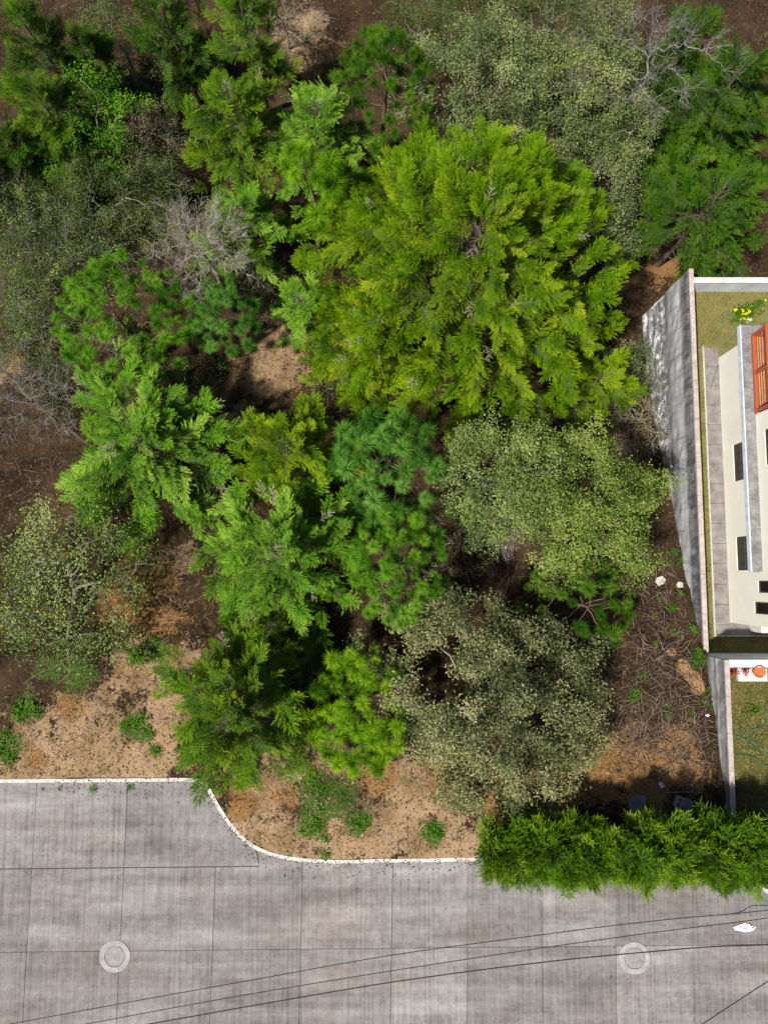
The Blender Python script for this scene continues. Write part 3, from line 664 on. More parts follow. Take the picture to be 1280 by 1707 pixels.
def skeleton(root, base_nodes, pts, rng, alpha=.45, rt=.006, wob_=.08, expo=.47):
    """grow: connect each point to the best already grown node. Returns list of subtrees (verts, quads) per primary branch"""
    nodes = [np.array(p, float) for p in base_nodes]; nbase = len(nodes)
    par = [-1] + list(range(nbase - 1)); path = [0.0]
    for i in range(1, nbase): path.append(path[-1] + np.linalg.norm(nodes[i] - nodes[i-1]))
    pts = np.asarray(pts, float); top = nodes[-1]
    order = np.argsort(np.linalg.norm(pts - top, axis=1))
    arr = np.zeros((nbase + len(pts), 3)); arr[:nbase] = nodes; pl = np.zeros(len(arr)); pl[:nbase] = np.array(path) * .4; cnt = nbase
    lo = max(1, nbase // 2)
    for k in order:
        p = pts[k]; d = np.linalg.norm(arr[:cnt] - p, axis=1) + alpha * pl[:cnt]; d[:lo] += 50
        j = int(np.argmin(d)); arr[cnt] = p; par.append(j); pl[cnt] = pl[j] + np.linalg.norm(arr[j] - p); cnt += 1
    desc = np.ones(cnt)
    for i in range(cnt - 1, nbase - 1, -1): desc[par[i]] += desc[i] if par[i] >= nbase else 0
    rad = rt * desc ** expo
    prim = np.full(cnt, -1)
    groups = {}
    for i in range(nbase, cnt):
        prim[i] = i if par[i] < nbase else prim[par[i]]
        groups.setdefault(prim[i], []).append(i)
    out = []
    for g, ids in groups.items():
        a, b_, ra, rb = [], [], [], []
        for i in ids:
            p0, p1 = arr[par[i]], arr[i]; r1 = rad[i]; r0 = r1 * 1.15
            ln = np.linalg.norm(p1 - p0); m1 = p0 + (p1 - p0) * .35 + rng.normal(0, wob_ * ln, 3); m2 = p0 + (p1 - p0) * .7 + rng.normal(0, wob_ * ln, 3)
            a += [p0, m1, m2]; b_ += [m1, m2, p1]; ra += [r0, r1 * 1.1, r1]; rb += [r1 * 1.1, r1, r1 * .75]
        out.append(tubes(a, b_, ra, rb, 4))
    return out, arr, par

def pick_spread(rng, n, sampler, mind):
    pts = []
    for _ in range(n * 40):
        p = sampler()
        if all((p[0]-q[0])**2 + (p[1]-q[1])**2 + .4*(p[2]-q[2])**2 > mind * mind for q in pts): pts.append(p)
        if len(pts) >= n: break
    return np.array(pts)

def make_tuft(rng, n=420, ln=(.24, .40), w=.0055):
    P, D0, L, V = [], [], [], []
    for i in range(n):
        h = rng.uniform(-.10, .07); pol = math.radians(rng.uniform(12, 108) if h > 0 else rng.uniform(45, 125)); az = rng.uniform(0, 6.283)
        P.append((0, 0, h)); D0.append((math.sin(pol) * math.cos(az), math.sin(pol) * math.sin(az), math.cos(pol))); L.append(rng.uniform(*ln)); V.append(rng.random())
    P, D0, L, V = map(np.array, (P, D0, L, V))
    P = P + D0 * .012
    m_ = P + D0 * (L * .55)[:, None]; D1 = unit(D0 + np.array([0, 0, -.6]) + rng.normal(0, .12, (n, 3))); e = m_ + D1 * (L * .5)[:, None]
    B = unit(np.cross(D0, rng.normal(0, 1, (n, 3)))) * w
    v = np.stack([P - B, P + B, m_ + B * .9, m_ - B * .9, e], 1).reshape(-1, 3)
    i = np.arange(n)[:, None] * 5
    f = np.concatenate([i + np.array([[0, 1, 2]]), i + np.array([[0, 2, 3]]), i + np.array([[3, 2, 4]])], 0)
    a = np.stack([V * .5 + .3, V * .5 + .3, V * .6 + .1, V * .6 + .1, V * .4 + .6], 1).reshape(-1)
    tv, tf = tubes([(0, 0, -.16), (0, 0, .0)], [(0, 0, 0), (0, 0, .07)], [.016, .014], [.014, .006], 5)
    return two_mat_mesh('needle_tuft', v, f, a, tv, quad_to_tri(tf), M['pine_green'], M['bark_pale'])
TUFT = [make_tuft(_r, int(_r.integers(320, 480))) for _ in range(7)]
TUFT_LONG = [make_tuft(_r, 380, (.36, .54), .006) for _ in range(2)]

def pine(px, py, za, rx, ry, drop, n, ts, mat, label, seed=0, lib=None, mind=.40, group='young pines between the cypresses', inner=.25):
    rng = np.random.default_rng(2000 + seed); A = at(px, py, za); zg = tz(A.x, A.y); H = za - zg
    root = empty('pine_tree', (A.x, A.y, zg), label, 'tree', group)
    def s():
        a = rng.uniform(0, 6.283); d = math.sqrt(rng.random())
        if rng.random() < .35: d = d ** .6
        lay = rng.random() < inner
        return (math.cos(a) * d * rx, math.sin(a) * d * ry, H - drop * (.1 + d ** 1.6 * .9) - (rng.uniform(.5, 1.5) if lay else 0) + rng.normal(0, .15))
    pts = pick_spread(rng, n, s, mind)
    zs = np.linspace(-.15, H - .2, 9); tr = np.stack([.08 * np.sin(zs * .9 + seed), .08 * np.cos(zs * .8 + seed), zs], 1)
    v, f = polytube(tr, (.03 + .014 * H) * (1 - .85 * np.linspace(0, 1, 9)), 7); link('trunk', np_mesh('trunk', v, f, M['bark_red'], None, True), root)
    subs, arr, par = skeleton(root, tr, pts - np.array([0, 0, .15 * ts]), rng, .3, .008, .06)
    for v, f in subs: link('branch', np_mesh('branch', v, f, M['bark']), root)
    lib = lib or TUFT
    for p_ in pts:
        out = Vector((p_[0] / rx, p_[1] / ry, 0)); d = (Vector((0, 0, 1)) + out * .6 + Vector(rng.normal(0, .28, 3))).normalized()
        put(lib[int(rng.integers(len(lib)))], root, Vector(p_), Vector((0, 0, 1)).rotation_difference(d), ts * rng.uniform(.6, 1.2), M[mat], 'needle_tuft')
    return root

def leaf_cloud(rng, centers, per, sig, size, upness=.65, vshift=0.0, flat=.75):
    n = len(centers); k = np.maximum(1, rng.poisson(per, n)); idx = np.repeat(np.arange(n), k); m_ = len(idx)
    P = centers[idx] + rng.normal(0, 1, (m_, 3)) * np.array([sig, sig, sig * flat])
    D = unit(rng.normal(0, 1, (m_, 3)) * np.array([1, 1, .45]) + np.array([0, 0, -.15])); Nn = unit(rng.normal(0, .55, (m_, 3)) + np.array([0, 0, upness]))
    L = rng.uniform(.5, 1.4, m_) * size; cv = np.repeat(rng.normal(0, .2, (n + 4) // 5), 5)[:n][idx]
    V = np.clip(rng.beta(2.6, 3.2, m_) + cv + vshift, 0, 1)
    v, f = leaf_faces(P, D, Nn, L, L * .27, .35)
    return v, f, np.repeat(V, 4)
def broadleaf(px, py, za, rx, ry, depth, n, per, size, mat, label, seed=0, bark='bark_pale', sig=.15, name='broadleaf_tree', cat='tree', group=None, alpha=.4, mind=.28, rt=.0055, shell=.72, lob=.28, mat2=None, lean=(0, 0), twigs=0):
    rng = np.random.default_rng(3000 + seed); A = at(px, py, za); bx, by = A.x + lean[0], A.y + lean[1]; zg = tz(bx, by); H = za - zg
    depth = min(depth, H - .5)
    root = empty(name, (bx, by, zg), label, cat, group); lf = lobes(rng, lob); cx, cy = -lean[0], -lean[1]
    lump = [(rng.uniform(0, 6.283), math.sqrt(rng.random()) * .9, rng.uniform(.15, .35)) for _ in range(14)]
    def s():
        a = rng.uniform(0, 6.283); d = math.sqrt(rng.random()); R = lf(a)
        hh = math.sqrt(max(0, 1 - (d * .97) ** 2))
        x, y = math.cos(a) * d, math.sin(a) * d
        lm = sum(h * math.exp(-((x - q * math.cos(b_))**2 + (y - q * math.sin(b_))**2) / .03) for b_, q, h in lump)
        u = 1.0 if rng.random() < shell else rng.uniform(.25, .9)
        return (cx + x * rx * R, cy + y * ry * R, H - depth + depth * hh * u * (.82 + min(.35, lm)) - .1 + rng.normal(0, .1))
    clumps = pick_spread(rng, max(12, n // 5), s, mind * 2.05)
    pts = (clumps[:, None, :] + rng.normal(0, 1, (len(clumps), 5, 3)) * np.array([.26, .26, .17])).reshape(-1, 3)
    ht = max(.4, H - depth * .95); zs = np.linspace(-.15, 1, 5); zs = np.concatenate([[-.15], np.linspace(.2, ht, 4)])
    tr = np.stack([.06 * np.sin(zs * 1.7 + seed) + cx * .5 * np.clip(zs / ht, 0, 1), .06 * np.cos(zs + seed) + cy * .5 * np.clip(zs / ht, 0, 1), zs], 1)
    subs, arr, par = skeleton(root, tr, pts, rng, alpha, rt, .09)
    v, f = polytube(tr, (.05 + .012 * H) * (1 - .4 * np.linspace(0, 1, 5)), 7); link('trunk', np_mesh('trunk', v, f, M[bark], None, True), root)
    for v, f in subs: link('branch', np_mesh('branch', v, f, M[bark]), root)
    if twigs:   # fine bare twigs round the tips
        c = pts[rng.integers(0, len(pts), twigs)]; d = unit(rng.normal(0, 1, (twigs, 3)) + unit(c - np.array([cx, cy, H - depth])) * 1.2)
        l = rng.uniform(.2, .6, twigs)[:, None]; a0 = c; a1 = c + d * l
        e = unit(d + rng.normal(0, .5, d.shape)); b1 = a0 + d * l * .5 + e * l * .5
        v, f = tubes(np.concatenate([a0, a0 + d * l * .5]), np.concatenate([a1, b1]), np.full(2 * twigs, rt * .9), np.full(2 * twigs, rt * .35), 3)
        tag(link('twigs', np_mesh('twigs', v, f, M[bark]), root), kind='stuff')
    if per > 0:
        v, f, a = leaf_cloud(rng, pts, per * 2.0, sig * 1.12, size * .72)
        tag(link('crown', np_mesh('crown', v, f, M[mat], a), root), kind='stuff')
        if mat2:
            v, f, a = leaf_cloud(rng, pts[rng.random(len(pts)) < .45], per * .9, sig * 1.12, size * .72, 1.0, .1)
            tag(link('crown', np_mesh('crown', v, f, M[mat2], a), root), kind='stuff')
    return root

# ------------------------------------------------------------------ the trees
GC = 'cypress trees on the slope'
cypress(806, 352, 4.4, 6.9, 8.4, 300, 'X', 'cyp_yellow', 'huge broad yellow green cypress, the largest crown, reaching the retaining wall', seed=1, dead=26, sy=1.04, power=.85, fill=1.5, lob=.10, sc=.95)
cypress(612, 535, 0.8, 2.4, 4.5, 120, 'M', 'cyp_yellow', 'yellow green cypress crowding the left side of the huge cypress', seed=2, dead=6)
cypress(215, 728, 1.4, 4.0, 3.6, 170, 'L', 'cyp_bright', 'bright green cypress with spreading arms and grey dead top, left of the straw clearing', seed=3, dead=16, lob=.24, sc=.9, fill=.3)
cypress(470, 742, 2.6, 2.45, 4.6, 105, 'M', 'cyp_yellow', 'small yellow green cypress just left of the blue green pine', seed=4, dead=3)
cypress(455, 918, 3.4, 3.4, 5.0, 150, 'L', 'cyp_bright', 'bright green cypress with grey white tip in the middle of the lot', seed=5, dead=12, lob=.2, sc=.8)
cypress(368, 1212, 4.6, 2.85, 5.0, 150, 'M', 'cyp_deep', 'deep green cypress hanging over the corner of the white kerb', seed=6, dead=4, lob=.2, sy=1.12)
cypress(448, 1048, 1.0, 1.9, 3.4, 55, 'M', 'cyp_deep', 'small shaded cypress with a grey tip below the grey tipped cypress', seed=7, dead=2)
cypress(375, 138, 2.2, 2.6, 6.0, 125, 'M', 'cyp_deep', 'dense green cypress at the edge of the shadowed clearing near the top', seed=8, dead=4)
cypress(525, 165, 1.8, 2.6, 5.6, 120, 'M', 'cyp_bright', 'green cypress with grey dead patches right below the sunlit upper slope', seed=9, dead=8)
cypress(392, 335, -0.6, 2.4, 4.2, 95, 'M', 'cyp_bright', 'mid green cypress beside the bare pale shrub', seed=10, dead=3)
cypress(498, 492, -1.0, 1.7, 3.4, 50, 'M', 'cyp_bright', 'small green cypress above the straw clearing', seed=11, dead=1)
cypress(1215, 305, 0.2, 3.5, 6.0, 150, 'L', 'cyp_dark', 'dark green cypress at the right edge above the garden wall', seed=12, sc=.85)  # vignette darkness at the right edge is put into its foliage colour
cypress(1250, 95, 0.8, 3.5, 6.5, 140, 'L', 'cyp_dark', 'very dark cypress in the top right corner', seed=13)
cypress(42, 135, 0.2, 2.4, 5.0, 85, 'M', 'cyp_deep', 'green cypress with hanging sprays near the top left corner', seed=14)
cypress(20, 5, 1.0, 2.3, 6.0, 70, 'M', 'cyp_dark', 'dark cypress in the extreme top left corner', seed=15)
cypress(395, -28, 1.2, 2.0, 6.5, 70, 'M', 'cyp_deep', 'cypress branches poking in at the top edge over the dark clearing', seed=16)
cypress(255, -30, 0.5, 2.2, 6.0, 60, 'M', 'cyp_dark', 'dark cypress cut by the top edge left of the shadowed clearing', seed=17)
cypress(525, 1120, -0.6, 1.6, 2.2, 45, 'M', 'cyp_dark', 'low dark cypress in deep shade beside the lime green pine', seed=18)
cypress(1010, 620, -1.6, 2.2, 3.6, 60, 'M', 'cyp_yellow', 'smaller cypress under the right flank of the huge cypress', seed=19)
pine(178, 508, 1.0, 2.7, 2.8, 2.0, 92, 1.02, 'pine_green', 'round green pine with many needle tufts at the left', seed=1)
pine(360, 508, .2, 1.35, 1.5, 1.4, 44, .92, 'pine_blue', 'small blue green pine beneath the bare pale shrub', seed=2)
pine(508, 262, 2.6, 1.0, 1.0, 1.4, 13, 1.05, 'pine_lime', 'light green pine with long drooping needles on a bare thin trunk', seed=3, lib=TUFT_LONG)
pine(645, 758, 4.0, 1.85, 1.8, 1.9, 54, 1.15, 'pine_blue', 'blue green pine with large needle tufts in the centre', seed=4, mind=.46)
pine(668, 938, 3.6, 1.6, 2.2, 1.9, 88, .84, 'pine_green', 'green pine with many small tufts just below the blue green pine', seed=5, mind=.32)
pine(598, 1205, 3.4, 1.75, 2.1, 2.0, 70, 1.0, 'pine_lime', 'bright lime green pine nearest the road', seed=6)
pine(990, 1010, 1.4, 1.9, 2.0, 1.9, 56, .92, 'pine_dark', 'dark pine with bare branch whorls next to the cleared dirt', seed=7)
pine(640, 70, 2.2, 2.0, 2.5, 2.8, 84, .92, 'pine_dark', 'dark pine with upright tufts at the top edge of the lot', seed=8)

GB = 'broadleaf trees and shrubs'
broadleaf(808, 95, 0.8, 2.9, 3.2, 3.0, 330, 46, .125, 'leaf_grey', 'grey green broadleaf tree above the huge cypress', seed=1, group=GB)
broadleaf(985, 120, 0.2, 2.9, 2.7, 2.8, 300, 40, .115, 'leaf_grey', 'yellowish green broadleaf tree left of the bare branched tree', seed=2, group=GB, mat2='leaf_lime', twigs=300)
broadleaf(1005, 300, -1.2, 2.3, 2.9, 2.8, 260, 42, .115, 'leaf_grey', 'grey green tree along the upper right side of the huge cypress', seed=3, group=GB)
broadleaf(842, 790, 2.4, 2.2, 2.3, 2.6, 240, 50, .115, 'leaf_pale', 'pale green broadleaf tree right of the blue green pine', seed=4, group=GB)
broadleaf(1005, 845, 2.0, 2.6, 2.5, 3.0, 280, 50, .115, 'leaf_lime', 'yellow green broadleaf tree leaning on the retaining wall', seed=5, group=GB, mat2='leaf_pale')
broadleaf(832, 1185, 3.0, 3.7, 4.1, 3.8, 560, 50, .13, 'leaf_olive', 'large grey olive broadleaf tree above the road hedge', seed=6, group=GB, twigs=250, mind=.235, shell=.8, lob=.2)
broadleaf(72, 985, 1.8, 2.9, 3.0, 2.6, 260, 20, .13, 'leaf_pale', 'sparse broadleaf tree with long pale branches at the left edge', seed=7, group=GB, sig=.22, rt=.0075, alpha=.25, shell=.9)
broadleaf(165, 300, -2.4, 2.8, 2.2, 2.2, 250, 42, .105, 'leaf_dark', 'dull dark green shrubby tree at upper left', seed=8, group=GB, twigs=300)
broadleaf(128, 165, -0.8, 1.8, 2.2, 2.4, 110, 26, .135, 'leaf_fresh', 'loose bright green leafy tree at upper left', seed=9, group=GB)
broadleaf(45, 430, -2.2, 2.6, 3.0, 2.2, 230, 24, .105, 'leaf_dark', 'thin twiggy tree with yellowish leaves at the left edge', seed=10, group=GB, mat2='leaf_lime', twigs=500, bark='twig_grey')
broadleaf(322, 388, 0.0, 1.55, 1.7, 1.7, 220, 16, .075, 'leaf_dry', 'bare pale grey shrub with a few dry leaves', seed=11, group=GB, bark='twig_pale', twigs=1500, name='bare_shrub', cat='shrub')
broadleaf(18, 655, -1.8, 1.9, 1.6, 1.6, 130, 0, .1, 'leaf_dry', 'leafless grey shrub cut by the left edge', seed=12, group=GB, bark='twig_grey', twigs=900, name='bare_shrub', cat='shrub')
broadleaf(218, 190, -3.2, 1.3, 1.4, 1.5, 110, 22, .095, 'leaf_dry', 'brownish dry leaved shrub beside the dark clearing', seed=13, group=GB, name='dry_shrub', cat='shrub', twigs=120)
broadleaf(1042, 618, -3.8, 1.3, 1.6, 1.8, 110, 40, .10, 'leaf_grey', 'grey green shrub between the huge cypress and the retaining wall', seed=14, group=GB, name='shrub', cat='shrub')
broadleaf(1112, 55, 1.2, 2.9, 2.3, 2.4, 130, 0, .1, 'leaf_dry', 'bare tree with pale spreading branches at upper right', seed=15, group=GB, bark='twig_grey', rt=.0055, twigs=900, alpha=.25, name='bare_tree')
broadleaf(1075, 135, -2.0, 2.2, 2.0, 2.2, 190, 38, .11, 'leaf_dark', 'dark leafy tree beneath the bare pale branches', seed=16, group=GB)
broadleaf(185, 45, -2.6, 2.3, 1.9, 2.0, 170, 30, .10, 'leaf_dark', 'dull olive shrub near the top left in half shade', seed=17, group=GB, mat2='leaf_dry', name='shrub', cat='shrub')
broadleaf(930, -5, -1.0, 2.4, 1.5, 2.0, 150, 28, .105, 'leaf_dark', 'dark shrubby tree at the top edge behind the grey green tree', seed=18, group=GB, twigs=250)
broadleaf(828, 850, 0.6, 1.1, 1.1, 1.1, 90, 0, .1, 'leaf_dry', 'tangle of bare curved twigs inside the pale green tree', seed=19, group=GB, bark='twig_grey', twigs=450, name='bare_shrub', cat='shrub')
broadleaf(770, 905, -1.6, 1.3, 1.3, 1.3, 70, 7, .09, 'leaf_pale', 'thin leggy shrub in the shade right of the pines', seed=20, group=GB, twigs=120, name='shrub', cat='shrub')
broadleaf(60, 560, -3.0, 2.0, 1.6, 1.6, 120, 16, .095, 'leaf_dark', 'thin grey shrub below the yellowish twiggy tree', seed=21, group=GB, twigs=500, bark='twig_grey', name='shrub', cat='shrub')

broadleaf(30, 270, -3.4, 1.9, 1.6, 1.6, 130, 34, .10, 'leaf_dark', 'dark green shrub at the left edge under the bright leafy tree', seed=22, group=GB, name='shrub', cat='shrub', twigs=120)
broadleaf(262, 235, -4.2, 1.5, 1.2, 1.3, 100, 18, .09, 'leaf_dark', 'low dull shrub above the bare pale shrub', seed=23, group=GB, name='shrub', cat='shrub', twigs=200)
broadleaf(425, 455, -4.0, 1.3, 1.4, 1.3, 100, 26, .09, 'leaf_dark', 'dark low shrub above the straw clearing', seed=24, group=GB, name='shrub', cat='shrub', twigs=160)
broadleaf(470, 20, -4.6, 1.6, 1.2, 1.2, 90, 14, .09, 'leaf_dry', 'thin dry shrub on the sunlit upper slope', seed=25, group=GB, name='dry_shrub', cat='shrub', twigs=250)
broadleaf(1080, 690, -3.6, 1.0, 1.5, 1.2, 90, 16, .09, 'leaf_dry', 'dry brush at the foot of the retaining wall', seed=26, group=GB, name='dry_shrub', cat='shrub', twigs=220)
broadleaf(280, 640, -3.6, 1.6, 1.4, 1.4, 100, 30, .09, 'leaf_dark', 'dark shrub beneath the arms of the grey topped cypress', seed=27, group=GB, name='shrub', cat='shrub')
broadleaf(600, 620, -3.8, 1.6, 1.2, 1.3, 90, 22, .09, 'leaf_dry', 'brownish undergrowth right of the straw clearing', seed=28, group=GB, name='dry_shrub', cat='shrub', twigs=150)
broadleaf(1160, 210, -3.6, 1.7, 1.6, 1.6, 120, 30, .10, 'leaf_dark', 'dark shrub between the two dark conifers on the right', seed=29, group=GB, name='shrub', cat='shrub', twigs=120)
broadleaf(700, 10, -3.4, 1.6, 1.3, 1.6, 110, 32, .10, 'leaf_dark', 'dark leafy shrub at the top edge beside the tufted pine', seed=30, group=GB, name='shrub', cat='shrub')
broadleaf(100, 640, -3.6, 1.3, 1.2, 1.2, 90, 20, .09, 'leaf_dark', 'dull shrub between the leafless shrub and the bright cypress', seed=31, group=GB, name='shrub', cat='shrub', twigs=160)
cypress(120, 45, -0.6, 1.9, 5.0, 60, 'M', 'cyp_dark', 'shaded cypress left of the olive shrub near the top', seed=20)
cypress(1180, 10, -0.4, 2.0, 5.5, 60, 'M', 'cyp_dark', 'dark cypress at the top edge right of the bare branches', seed=21)
cypress(1165, 250, -1.8, 1.7, 3.6, 45, 'M', 'cyp_deep', 'smaller green cypress on the left flank of the dark right edge cypress', seed=22)
cypress(585, 330, -0.6, 1.8, 4.2, 55, 'M', 'cyp_deep', 'slim green cypress squeezed between the drooping pine and the huge cypress', seed=23)

broadleaf(22, 345, -2.6, 1.9, 1.7, 1.6, 150, 20, .095, 'leaf_dark', 'grey green brush at the left edge above the twiggy tree', seed=32, group=GB, name='brush', cat='shrub', twigs=350, bark='twig_grey', mat2='leaf_lime')
broadleaf(118, 395, -3.0, 1.8, 1.6, 1.5, 140, 16, .09, 'leaf_dark', 'dull brush between the twiggy tree and the round pine', seed=33, group=GB, name='brush', cat='shrub', twigs=420, bark='twig_grey')
broadleaf(20, 500, -2.6, 1.8, 1.6, 1.5, 150, 18, .09, 'leaf_pale', 'greyish leafy brush at the left edge beside the round pine', seed=34, group=GB, name='brush', cat='shrub', twigs=380, bark='twig_grey')
broadleaf(235, 300, -3.0, 1.4, 1.2, 1.4, 110, 20, .09, 'leaf_dark', 'dark brush right of the dull shrubby tree', seed=35, group=GB, name='brush', cat='shrub', twigs=150)
broadleaf(1010, -5, -1.6, 2.2, 1.6, 1.8, 150, 30, .10, 'leaf_grey', 'grey green brush at the top edge left of the bare tree', seed=36, group=GB, name='brush', cat='shrub', twigs=250)
broadleaf(820, -30, -1.2, 2.0, 1.6, 2.0, 140, 34, .11, 'leaf_dark', 'dark leafy tree cut by the top edge over the grey green tree', seed=37, group=GB)
broadleaf(1130, 150, -2.8, 1.6, 1.4, 1.5, 120, 30, .10, 'leaf_dark', 'dark brush under the right side of the bare tree', seed=38, group=GB, name='brush', cat='shrub', twigs=150)
broadleaf(60, 225, -3.2, 1.5, 1.3, 1.4, 110, 26, .10, 'leaf_dark', 'dark brush below the hanging sprays at upper left', seed=39, group=GB, name='brush', cat='shrub')
cypress(85, 215, -1.4, 1.9, 4.2, 60, 'M', 'cyp_deep', 'green cypress just left of the loose bright leafy tree', seed=24)
cypress(-10, 210, -1.0, 1.9, 4.4, 55, 'M', 'cyp_dark', 'dark cypress cut by the left edge near the top', seed=25)
cypress(300, 55, -2.2, 1.6, 4.0, 45, 'M', 'cyp_dark', 'small dark cypress deep in the shadowed clearing', seed=26)
for k, (x_, y_, h_, r_, lb) in enumerate([(-21.0, 14.5, 11.5, 2.8, 'tall cypress added out of view past the upper left edge to cast shade')]):  # unseen tree, added so that its shadow falls into the upper left
    zt = tz(x_, y_) if y_ > -7 else 0.0; dz = CAM_H - (zt + h_); q = Vector((x_, y_, zt + h_)); c_ = Vector((0, 0, CAM_H)); v_ = q - c_
    lx, ly, lz = v_.x, v_.y * CT + v_.z * ST, -v_.y * ST + v_.z * CT
    cypress(640 + FPX * lx / -lz, 853.5 - FPX * ly / -lz, zt + h_, r_, 7.0, 70, 'L', 'cyp_dark', lb, seed=40 + k)

# hedge along the road
hz = 2.7; hp0, hp1 = at(815, 1415, hz), at(1300, 1422, hz)
hy = hp0.y - .36; hg = tz(6, hy)
hedge = empty('hedge', (8, hy, hg), 'feathery green cypress hedge between the lot and the road', 'hedge')
rng = np.random.default_rng(77); hx0, hx1 = hp0.x, hp1.x + .6
for i in range(300):
    x = hx0 + (hx1 - hx0) * ((i * .61803) % 1) - 8; ph = math.radians(rng.uniform(-88, 80)); rr = (.60 + .16 * min(1, (x + 8 - hx0) / 4)) * (1 + .12 * math.sin(x * 2.4) + rng.normal(0, .09))
    endx = max(0, 1 - (x + 8 - hx0) / .8)
    y = math.sin(ph) * rr; z = (hz - hg - 1.05) + math.cos(ph) * rr * 1.1 - (rng.uniform(.2, 1.1) if abs(ph) > 1.3 else 0)
    d = Vector((rng.normal(0, .55) - endx * 1.2, math.sin(ph) * .9 + rng.normal(0, .3), math.cos(ph) * .75 + rng.normal(.1, .25))).normalized()
    put(BOUGH_H[i % 5], hedge, Vector((x, y, z)) - d * .45, frame_quat(d, rng.normal(0, .8)), rng.uniform(.8, 1.25), M['cyp_hedge'], 'bough')
HF = [raw(m_) for m_ in BOUGH_H]; fv, ff, fa = [], [], []; off = 0
for i in range(520):
    x = hx0 - .1 + (hx1 - hx0) * rng.random() - 8; ph = math.radians(rng.uniform(-100, 85)); rr = (.58 + .16 * min(1, max(0, x + 8 - hx0) / 4)) * (1 + .12 * math.sin(x * 2.4) + rng.normal(0, .1))
    d = Vector((rng.normal(0, .6), math.sin(ph) * .8 + rng.normal(0, .35), math.cos(ph) * .6 + rng.normal(.1, .3))).normalized()
    mm = np.array(Matrix.Translation(Vector((x, math.sin(ph) * rr, hz - hg - 1.08 + math.cos(ph) * rr)) - d * .4) @ frame_quat(d, rng.normal(0, .8)).to_matrix().to_4x4() @ Matrix.Scale(rng.uniform(.6, 1.0), 4))
    v, f, a_ = HF[i % 5]; fv.append(v @ mm[:3, :3].T + mm[:3, 3]); ff.append(f + off); off += len(v); fa.append(np.clip(a_ + rng.normal(0, .12), 0, 1))
tag(link('foliage', np_mesh('foliage', np.concatenate(fv), np.concatenate(ff), M['cyp_hedge'], np.concatenate(fa)), hedge), kind='stuff')
g = Geo()
for i in range(9):
    x = hx0 + .5 + (hx1 - hx0 - .8) * i / 8 - 8
    v, f = polytube([(x, 0, -.3), (x + .03, .04, .9), (x - .02, -.02, hz - hg - .5)], [.06, .045, .015], 6); link('stem', np_mesh('stem', v, f, M['bark']), hedge)
for i in range(60):
    x = hx0 + .4 + (hx1 - hx0 - .7) * rng.random() - 8
    d = Vector((rng.normal(0, .6), rng.normal(0, .7), .6)).normalized(); put(BOUGH_M[i % 5], hedge, Vector((x, rng.normal(0, .18), hz - hg - 1.3 + rng.normal(0, .3))), frame_quat(d, rng.normal(0, .6)), .75, M['cyp_hedge'], 'inner_bough')

# ------------------------------------------------------------------ ground cover
def on_ground(n, x0, x1, y0, y1, rng): 
    x = rng.uniform(x0, x1, n); y = rng.uniform(y0, y1, n)
    k = (y > kerb_y(x) + .22) & (x < 12.1); return x[k], y[k]
rng = np.random.default_rng(5)
x, y = on_ground(60000, -19, 20, -10, 30, rng)
far = (rng.random(len(x)) < np.where((x > 12.2) & (y < 12.4), 0, 1)); x, y = x[far], y[far]
x2_, y2_ = rng.uniform(12.3, 20, 5000), rng.uniform(12.5, 28, 5000); x, y = np.concatenate([x, x2_]), np.concatenate([y, y2_])
keep = rng.random(len(x)) < .75; x, y = x[keep], y[keep]; n = len(x)
P = np.stack([x, y, terrain(x, y) + .02], 1); D = unit(np.concatenate([rng.normal(0, 1, (n, 2)), rng.normal(0, .25, (n, 1))], 1)); Nn = unit(rng.normal(0, .4, (n, 3)) + np.array([0, 0, 1.]))
L = rng.uniform(.04, .10, n); v, f = leaf_faces(P, D, Nn, L, L * .3, .3)
M['litter'] = foliage('leaf_litter', [(.026,.016,.010), (.060,.036,.022), (.115,.072,.043), (.21,.14,.088), (.36,.27,.18)], 0.1, 0.8, 0.0)
tag(link('leaf_litter', np_mesh('leaf_litter', v, f, M['litter'], np.repeat(rng.beta(1.6, 3.2, n), 4))), 'brown fallen leaves strewn over the wooded slope', 'leaf litter', kind='stuff')
def blades(name, kinds, count, ln, wd, mat, label, cat, up=.5, box=(-19, 12.1, -10, 26), extra=0.0, vb=(2, 2)):
    x, y = on_ground(count, box[0], box[1], box[2], box[3], rng); w = np.zeros(len(x)) + extra
    for k in kinds: w = np.maximum(w, mask(k, x, y))
    if kinds: w = w * np.clip(.45 + 1.7 * wob(x * .55 + 5, y * .6 - 2), .06, 1)
    kk = rng.random(len(x)) < w; x, y = x[kk], y[kk]; n = len(x)
    P = np.stack([x, y, terrain(x, y) - .01], 1); D = unit(np.concatenate([rng.normal(0, 1, (n, 2)), np.abs(rng.normal(up, .35, (n, 1)))], 1)); Nn = unit(rng.normal(0, .6, (n, 3)) + np.array([0, 0, 1.]))
    L = rng.uniform(*ln, n); v, f = leaf_faces(P, D, Nn, L, np.full(n, wd) * rng.uniform(.7, 1.4, n), .2)
    return tag(link(name, np_mesh(name, v, f, M[mat], np.repeat(np.clip(rng.beta(*vb, n) + .55 * wob(x * 1.1 + 3, y * 1.2), 0, 1), 4))), label, cat, kind='stuff')
M['straw'] = foliage('dry_straw', [(.14,.075,.035), (.29,.175,.085), (.45,.30,.16), (.60,.49,.34)], 0.15, 0.8, 0.0)
M['rust_grass'] = foliage('rust_grass', [(0.085,0.042,0.016), (0.200,0.105,0.038), (0.340,0.195,0.075), (0.470,0.310,0.150)], 0.2, 0.8, 0.0)
